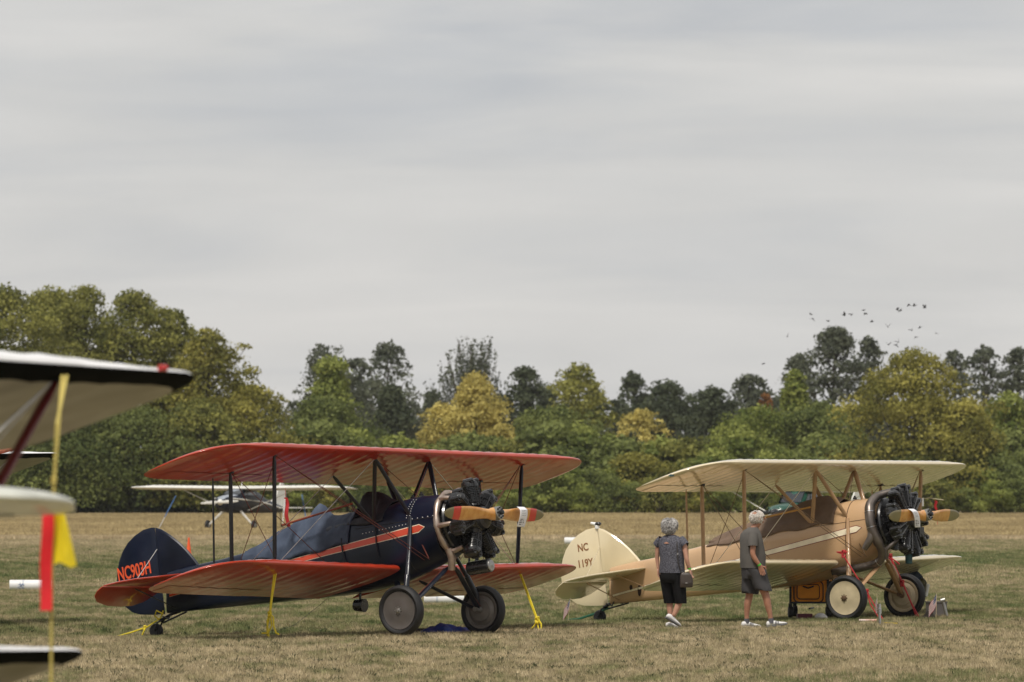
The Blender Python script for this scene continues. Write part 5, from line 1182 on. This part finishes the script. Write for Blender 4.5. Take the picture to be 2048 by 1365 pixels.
b_ = skin_mesh(J, E_, 'pelvis')
hand(b_, (.268, -.10, .90), (.25, 0, -1), (.3, .9, 0), .95, .5); hand(b_, (-.205, .13, .90), (.1, 0, -1), (.4, .6, 0), .95, .5)
b_.sphere((.02, .085, 1.565), .014, 7, sc=(1, 1, 1.3)); b_.sphere((.037, -.035, 1.575), .018, 7, sc=(.6, .9, 1.4)); b_.tube([(.03, .09, 1.53), (.045, .10, 1.53)], .01, 5)
b_.build('body', skin, wo_, angle=80)
speck = mat('speckled_fabric', (.012, .014, .024), .8, color2=(.14, .14, .17), scale=60)
top_r = [(-.0, 0, .85, .205, .150), (0, 0, .95, .20, .15), (0, 0, 1.05, .195, .145), (-.005, 0, 1.18, .20, .145), (-.01, 0, 1.29, .212, .135), (-.015, 0, 1.36, .20, .115), (-.02, 0, 1.40, .14, .085), (-.025, 0, 1.425, .075, .062)]
mb = MB().loft([ering((x, y, z), a*(1+.012*math.sin(z*40)), b, fw) for x, y, z, a, b in top_r], cap=False)
for sh, el, s_ in (((.12, -.075, 1.36), (.20, -.13, 1.265), 1), ((-.15, .09, 1.36), (-.235, .135, 1.265), -1)):
    mb.tube([sh, tuple(lerp(p, q, .55) for p, q in zip(sh, el)), el], [.07, .072, .064], 12, cap=False)
tp = mb.build('blouse', speck, wo_, angle=80)
fv = Vector((*fw, 0)).normalized(); sv_ = Vector((fv.y, -fv.x, 0)); c0 = Vector((-.01, 0, 1.305))-fv*.142
MB().add([c0+sv_*(.052)+fv*.004+Vector((0, 0, -.006)), c0+Vector((0, 0, .018)), c0-sv_*.052+fv*.004+Vector((0, 0, -.006)), c0-fv*.002+Vector((0, 0, -.012))], [(0, 1, 2, 3)]).build('keyhole_opening', skin, tp)
blackc = mat('black_trousers', (.007, .007, .008), .85, spec=.2)
mb = MB().loft([ering((0, 0, z), a, b, fw) for z, a, b in ((.93, .17, .13), (.86, .185, .145), (.78, .19, .15), (.70, .165, .135))])
for h_, k_ in (((.085, -.055), (.135, -.04)), ((-.08, .05), (-.035, .08))):
    mb.loft([ering((lerp(h_[0], k_[0], t_), lerp(h_[1], k_[1], t_), lerp(.82, .385, t_)), lerp(.108, .082, t_), lerp(.125, .088, t_), fw, 16) for t_ in (0, .2, .4, .6, .8, .93, 1)])
mb.build('cropped_trousers', blackc, wo_, angle=80)
hair_mesh((-.038, -.004, 1.572), .098, .106, .105, grey_hair, wo_, fw, 3, 620, .9, .085)
hair_mesh((-.05, -.02, 1.52), .088, .088, .075, grey_hair, wo_, fw, 4, 240, .6, .06, name='hair_nape')
MB().sphere((-.038, -.004, 1.585), .095, 14, sc=(1, 1, .98)).build('hair_base', grey_hair, wo_)
MB().tube([(.045, -.02, 1.585), (.062, .045, 1.585), (.04, .10, 1.585)], .006, 5).build('glasses', black_enamel, wo_)
MB().rev([(-.010, .027), (.010, .027)], (.262, -.103, .915), (.25, .1, -1), 12).build('wristband', green_band, wo_)
wshoe = mat('white_shoe', (.76, .75, .76), .5, vary=.04); wsole = mat('grey_sole', (.12, .12, .13), .7)
shoe(wo_, (-.105, -.055, .165), (.125, .015, .022), wshoe, wsole); shoe(wo_, (-.085, .06, .006), (.115, .20, .006), wshoe, wshoe)
# her bag
bagm = mat('taupe_leather', (.055, .042, .036), .55, coat=.1)
bag = thing('shoulder_bag', 'brown flap shoulder bag hanging at the right hip of the grey haired woman', 'handbag', wo_.location)
pc_ = Vector((.21, -.17, .745))
def bq(z, w, d_, dx=0): return [pc_+Vector((dx+w*math.copysign(abs(math.cos(q))**.6, math.cos(q)), d_*math.copysign(abs(math.sin(q))**.6, math.sin(q))-.3*0, z)) for q in [2*PI*k/16 for k in range(16)]]
MB().loft([bq(-.115, .085, .03), bq(-.10, .098, .042), bq(-.02, .10, .045, .004), bq(.06, .088, .038, -.004), bq(.10, .07, .025, -.012), bq(.115, .05, .012, -.02)]).build('bag_body', bagm, bag, angle=50)
MB().grid(8, 5, lambda u, v: pc_+Vector((-.075+.15*u, -.048-.004*math.sin(u*3), .075-.115*v-.02*math.sin(u*PI)*v))).build('flap', bagm, bag); MB().box(pc_+Vector((0, -.058, -.045)), (.03, .008, .02)).build('clasp', dull_alu, bag)
MB().tube([pc_+Vector((-.07, -.01, .10)), (.085, -.205, 1.0), (.075, -.19, 1.15), (.07, -.17, 1.30), (.06, -.10, 1.405), (.03, .0, 1.425), (.02, .1, 1.38)], .008, 6).build('strap', mat('dark_leather', (.03, .024, .02), .6), bag)
MB().box((.078, -.205, 1.14), (.022, .012, .03)).build('strap_buckle', steel, bag)

# man
Dn_ = 86.86; fm = (.906, .42)
ma = thing('person', 'white haired man in grey t-shirt and grey shorts with his hand in his pocket', 'person', (at(1514, Dn_), Dn_, float(gz(at(1514, Dn_), Dn_))), group='visitors walking past the biplanes')
J = {'pelvis': ((-.06, 0, .93), .13), 'belly': ((-.06, 0, 1.1), .13), 'chest': ((-.085, 0, 1.33), .13), 'neckb': ((-.06, 0, 1.49), .065), 'neck': ((-.025, .0, 1.56), .058), 'jaw': ((.035, .015, 1.63), .062), 'skull': ((.012, .005, 1.70), .086), 'crown': ((.0, .0, 1.74), .062),
     'shR': ((-.06, -.18, 1.44), .058), 'shL': ((-.12, .17, 1.44), .058), 'uaR': ((-.07, -.225, 1.32), .052), 'elR': ((-.08, -.245, 1.13), .043), 'faR': ((-.045, -.24, 1.06), .043), 'wrR': ((.035, -.225, .955), .027),
     'uaL': ((-.07, .23, 1.3), .05), 'elL': ((-.03, .26, 1.12), .04), 'wrL': ((.06, .22, .97), .027),
     'hipR': ((-.03, -.09, .88), .10), 'knR': ((.13, -.10, .50), .062), 'caR': ((.155, -.10, .37), .060), 'caR2': ((.19, -.10, .22), .040), 'anR': ((.205, -.10, .11), .036), 'hipL': ((-.09, .09, .88), .10), 'knL': ((-.115, .10, .50), .062), 'caL': ((-.145, .10, .37), .060), 'caL2': ((-.155, .1, .22), .04), 'anL': ((-.155, .10, .10), .036)}
E_ = [('pelvis', 'belly'), ('belly', 'chest'), ('chest', 'neckb'), ('neckb', 'neck'), ('neck', 'jaw'), ('jaw', 'skull'), ('skull', 'crown'), ('chest', 'shR'), ('chest', 'shL'), ('shR', 'uaR'), ('uaR', 'elR'), ('elR', 'faR'), ('faR', 'wrR'), ('shL', 'uaL'), ('uaL', 'elL'), ('elL', 'wrL'),
      ('pelvis', 'hipR'), ('hipR', 'knR'), ('knR', 'caR'), ('caR', 'caR2'), ('caR2', 'anR'), ('pelvis', 'hipL'), ('hipL', 'knL'), ('knL', 'caL'), ('caL', 'caL2'), ('caL2', 'anL')]
b_ = skin_mesh(J, E_, 'pelvis')
hand(b_, (.035, -.225, .955), (.35, .1, -1), (.9, 0, .3), 1.05, .4); hand(b_, (.06, .22, .97), (.35, -.1, -1), (.9, 0, .3), 1.05, .4)
b_.sphere((.115, .045, 1.675), .018, 7, sc=(1.2, 1, 1.1)); b_.sphere((.025, -.088, 1.675), .024, 8, sc=(.9, .5, 1.4)); b_.sphere((.09, .05, 1.625), .016, 7)
b_.build('body', skin_tan, ma, angle=80)
greyt = mat('grey_cotton', (.105, .098, .090), .9, vary=.12, scale=5, bump=1.0, bscale=6, spec=.2); greys = mat('charcoal_shorts', (.052, .050, .052), .85, vary=.18, scale=5, bump=1.0, bscale=6, spec=.2)
rr_ = [(-.07, .92, .205, .175), (-.065, 1.0, .21, .185), (-.065, 1.1, .21, .185), (-.075, 1.22, .212, .168), (-.09, 1.34, .22, .155), (-.095, 1.43, .215, .13), (-.085, 1.49, .16, .105), (-.065, 1.525, .09, .08), (-.055, 1.54, .075, .07)]
mb = MB().loft([ering((x, 0, z), a*(1+.01*math.sin(z*31)), b*(1+.012*math.sin(z*23)), fm) for x, z, a, b in rr_], cap=False)
mb.tube([(-.07, -.165, 1.44), (-.072, -.215, 1.37), (-.078, -.24, 1.25)], [.075, .082, .078], 14, cap=False); mb.tube([(-.12, .16, 1.44), (-.08, .215, 1.37), (-.06, .24, 1.25)], [.075, .082, .078], 14, cap=False)
mb.build('t_shirt', greyt, ma, angle=80)
mb = MB().loft([ering((x, 0, z), a, b, fm) for x, z, a, b in ((-.06, .99, .19, .16), (-.06, .92, .20, .172), (-.05, .84, .20, .172), (-.05, .76, .18, .16))])
for (h_, k_, zb) in (((-.02, -.085), (.095, -.10), .575), ((-.085, .085), (-.105, .10), .525)):
    mb.loft([ering((lerp(h_[0], k_[0], t_), lerp(h_[1], k_[1], t_), lerp(.90, zb, t_)), lerp(.118, .115, t_)*(1+.03*math.sin(t_*9)), lerp(.155, .128, t_)*(1+.03*math.cos(t_*8)), fm, 18, tilt=-.012*t_) for t_ in (0, .15, .3, .45, .6, .75, .9, 1)])
mb.build('shorts', greys, ma, angle=80)
hair_mesh((-.004, .0, 1.69), .092, .106, .096, white_hair, ma, fm, 5, 900, .6, .045, gap=(-.30, -.40, .86))
MB().sphere((-.035, -.034, 1.735), .050, 10, sc=(1, 1, .75)).build('bald_crown', skin_tan, ma)
MB().sphere((-.012, .0, 1.672), .092, 14, sc=(1, .98, .86)).build('hair_base', white_hair, ma)
MB().tube([(.03, -.09, 1.70), (.09, -.055, 1.705), (.118, .0, 1.70)], .006, 5).build('glasses', black_enamel, ma)
MB().rev([(-.012, .032), (.012, .032)], (.02, -.227, .972), (.55, .1, -.8), 12).build('wristband', green_band, ma)
sock = mat('grey_sock', (.10, .10, .115), .9)
MB().tube([(.205, -.10, .155), (.207, -.10, .08)], [.040, .043], 10).build('sock', sock, ma); MB().tube([(-.155, .10, .145), (-.155, .1, .07)], [.040, .043], 10).build('sock', sock, ma)
sh2 = mat('white_sneaker', (.72, .71, .70), .5, vary=.05)
shoe(ma, (.145, -.10, .012), (.45, -.03, .055), sh2, wsole, .052, .092, 'sneaker', sock); shoe(ma, (-.235, .08, .006), (.055, .17, .006), sh2, mat('pale_sole', (.5, .49, .47), .6), .052, .092, 'sneaker', sock)
# ---------------------------------------------------------------- air
hz = bpy.data.materials.new('haze'); hz.use_nodes = True; t = hz.node_tree; t.nodes.clear(); ho = N(t, 'ShaderNodeOutputMaterial'); hv = N(t, 'ShaderNodeVolumePrincipled')
hv.inputs['Color'].default_value = (.90, .91, .92, 1); hv.inputs['Density'].default_value = .00007; hv.inputs['Anisotropy'].default_value = .2; t.links.new(hv.outputs[0], ho.inputs['Volume'])
h_ = MB().box((0, 340, 14), (900, 760, 32)).build('haze', hz, None, smooth=False, kind='stuff'); h_['label'] = 'thin summer haze over the airfield'
#END
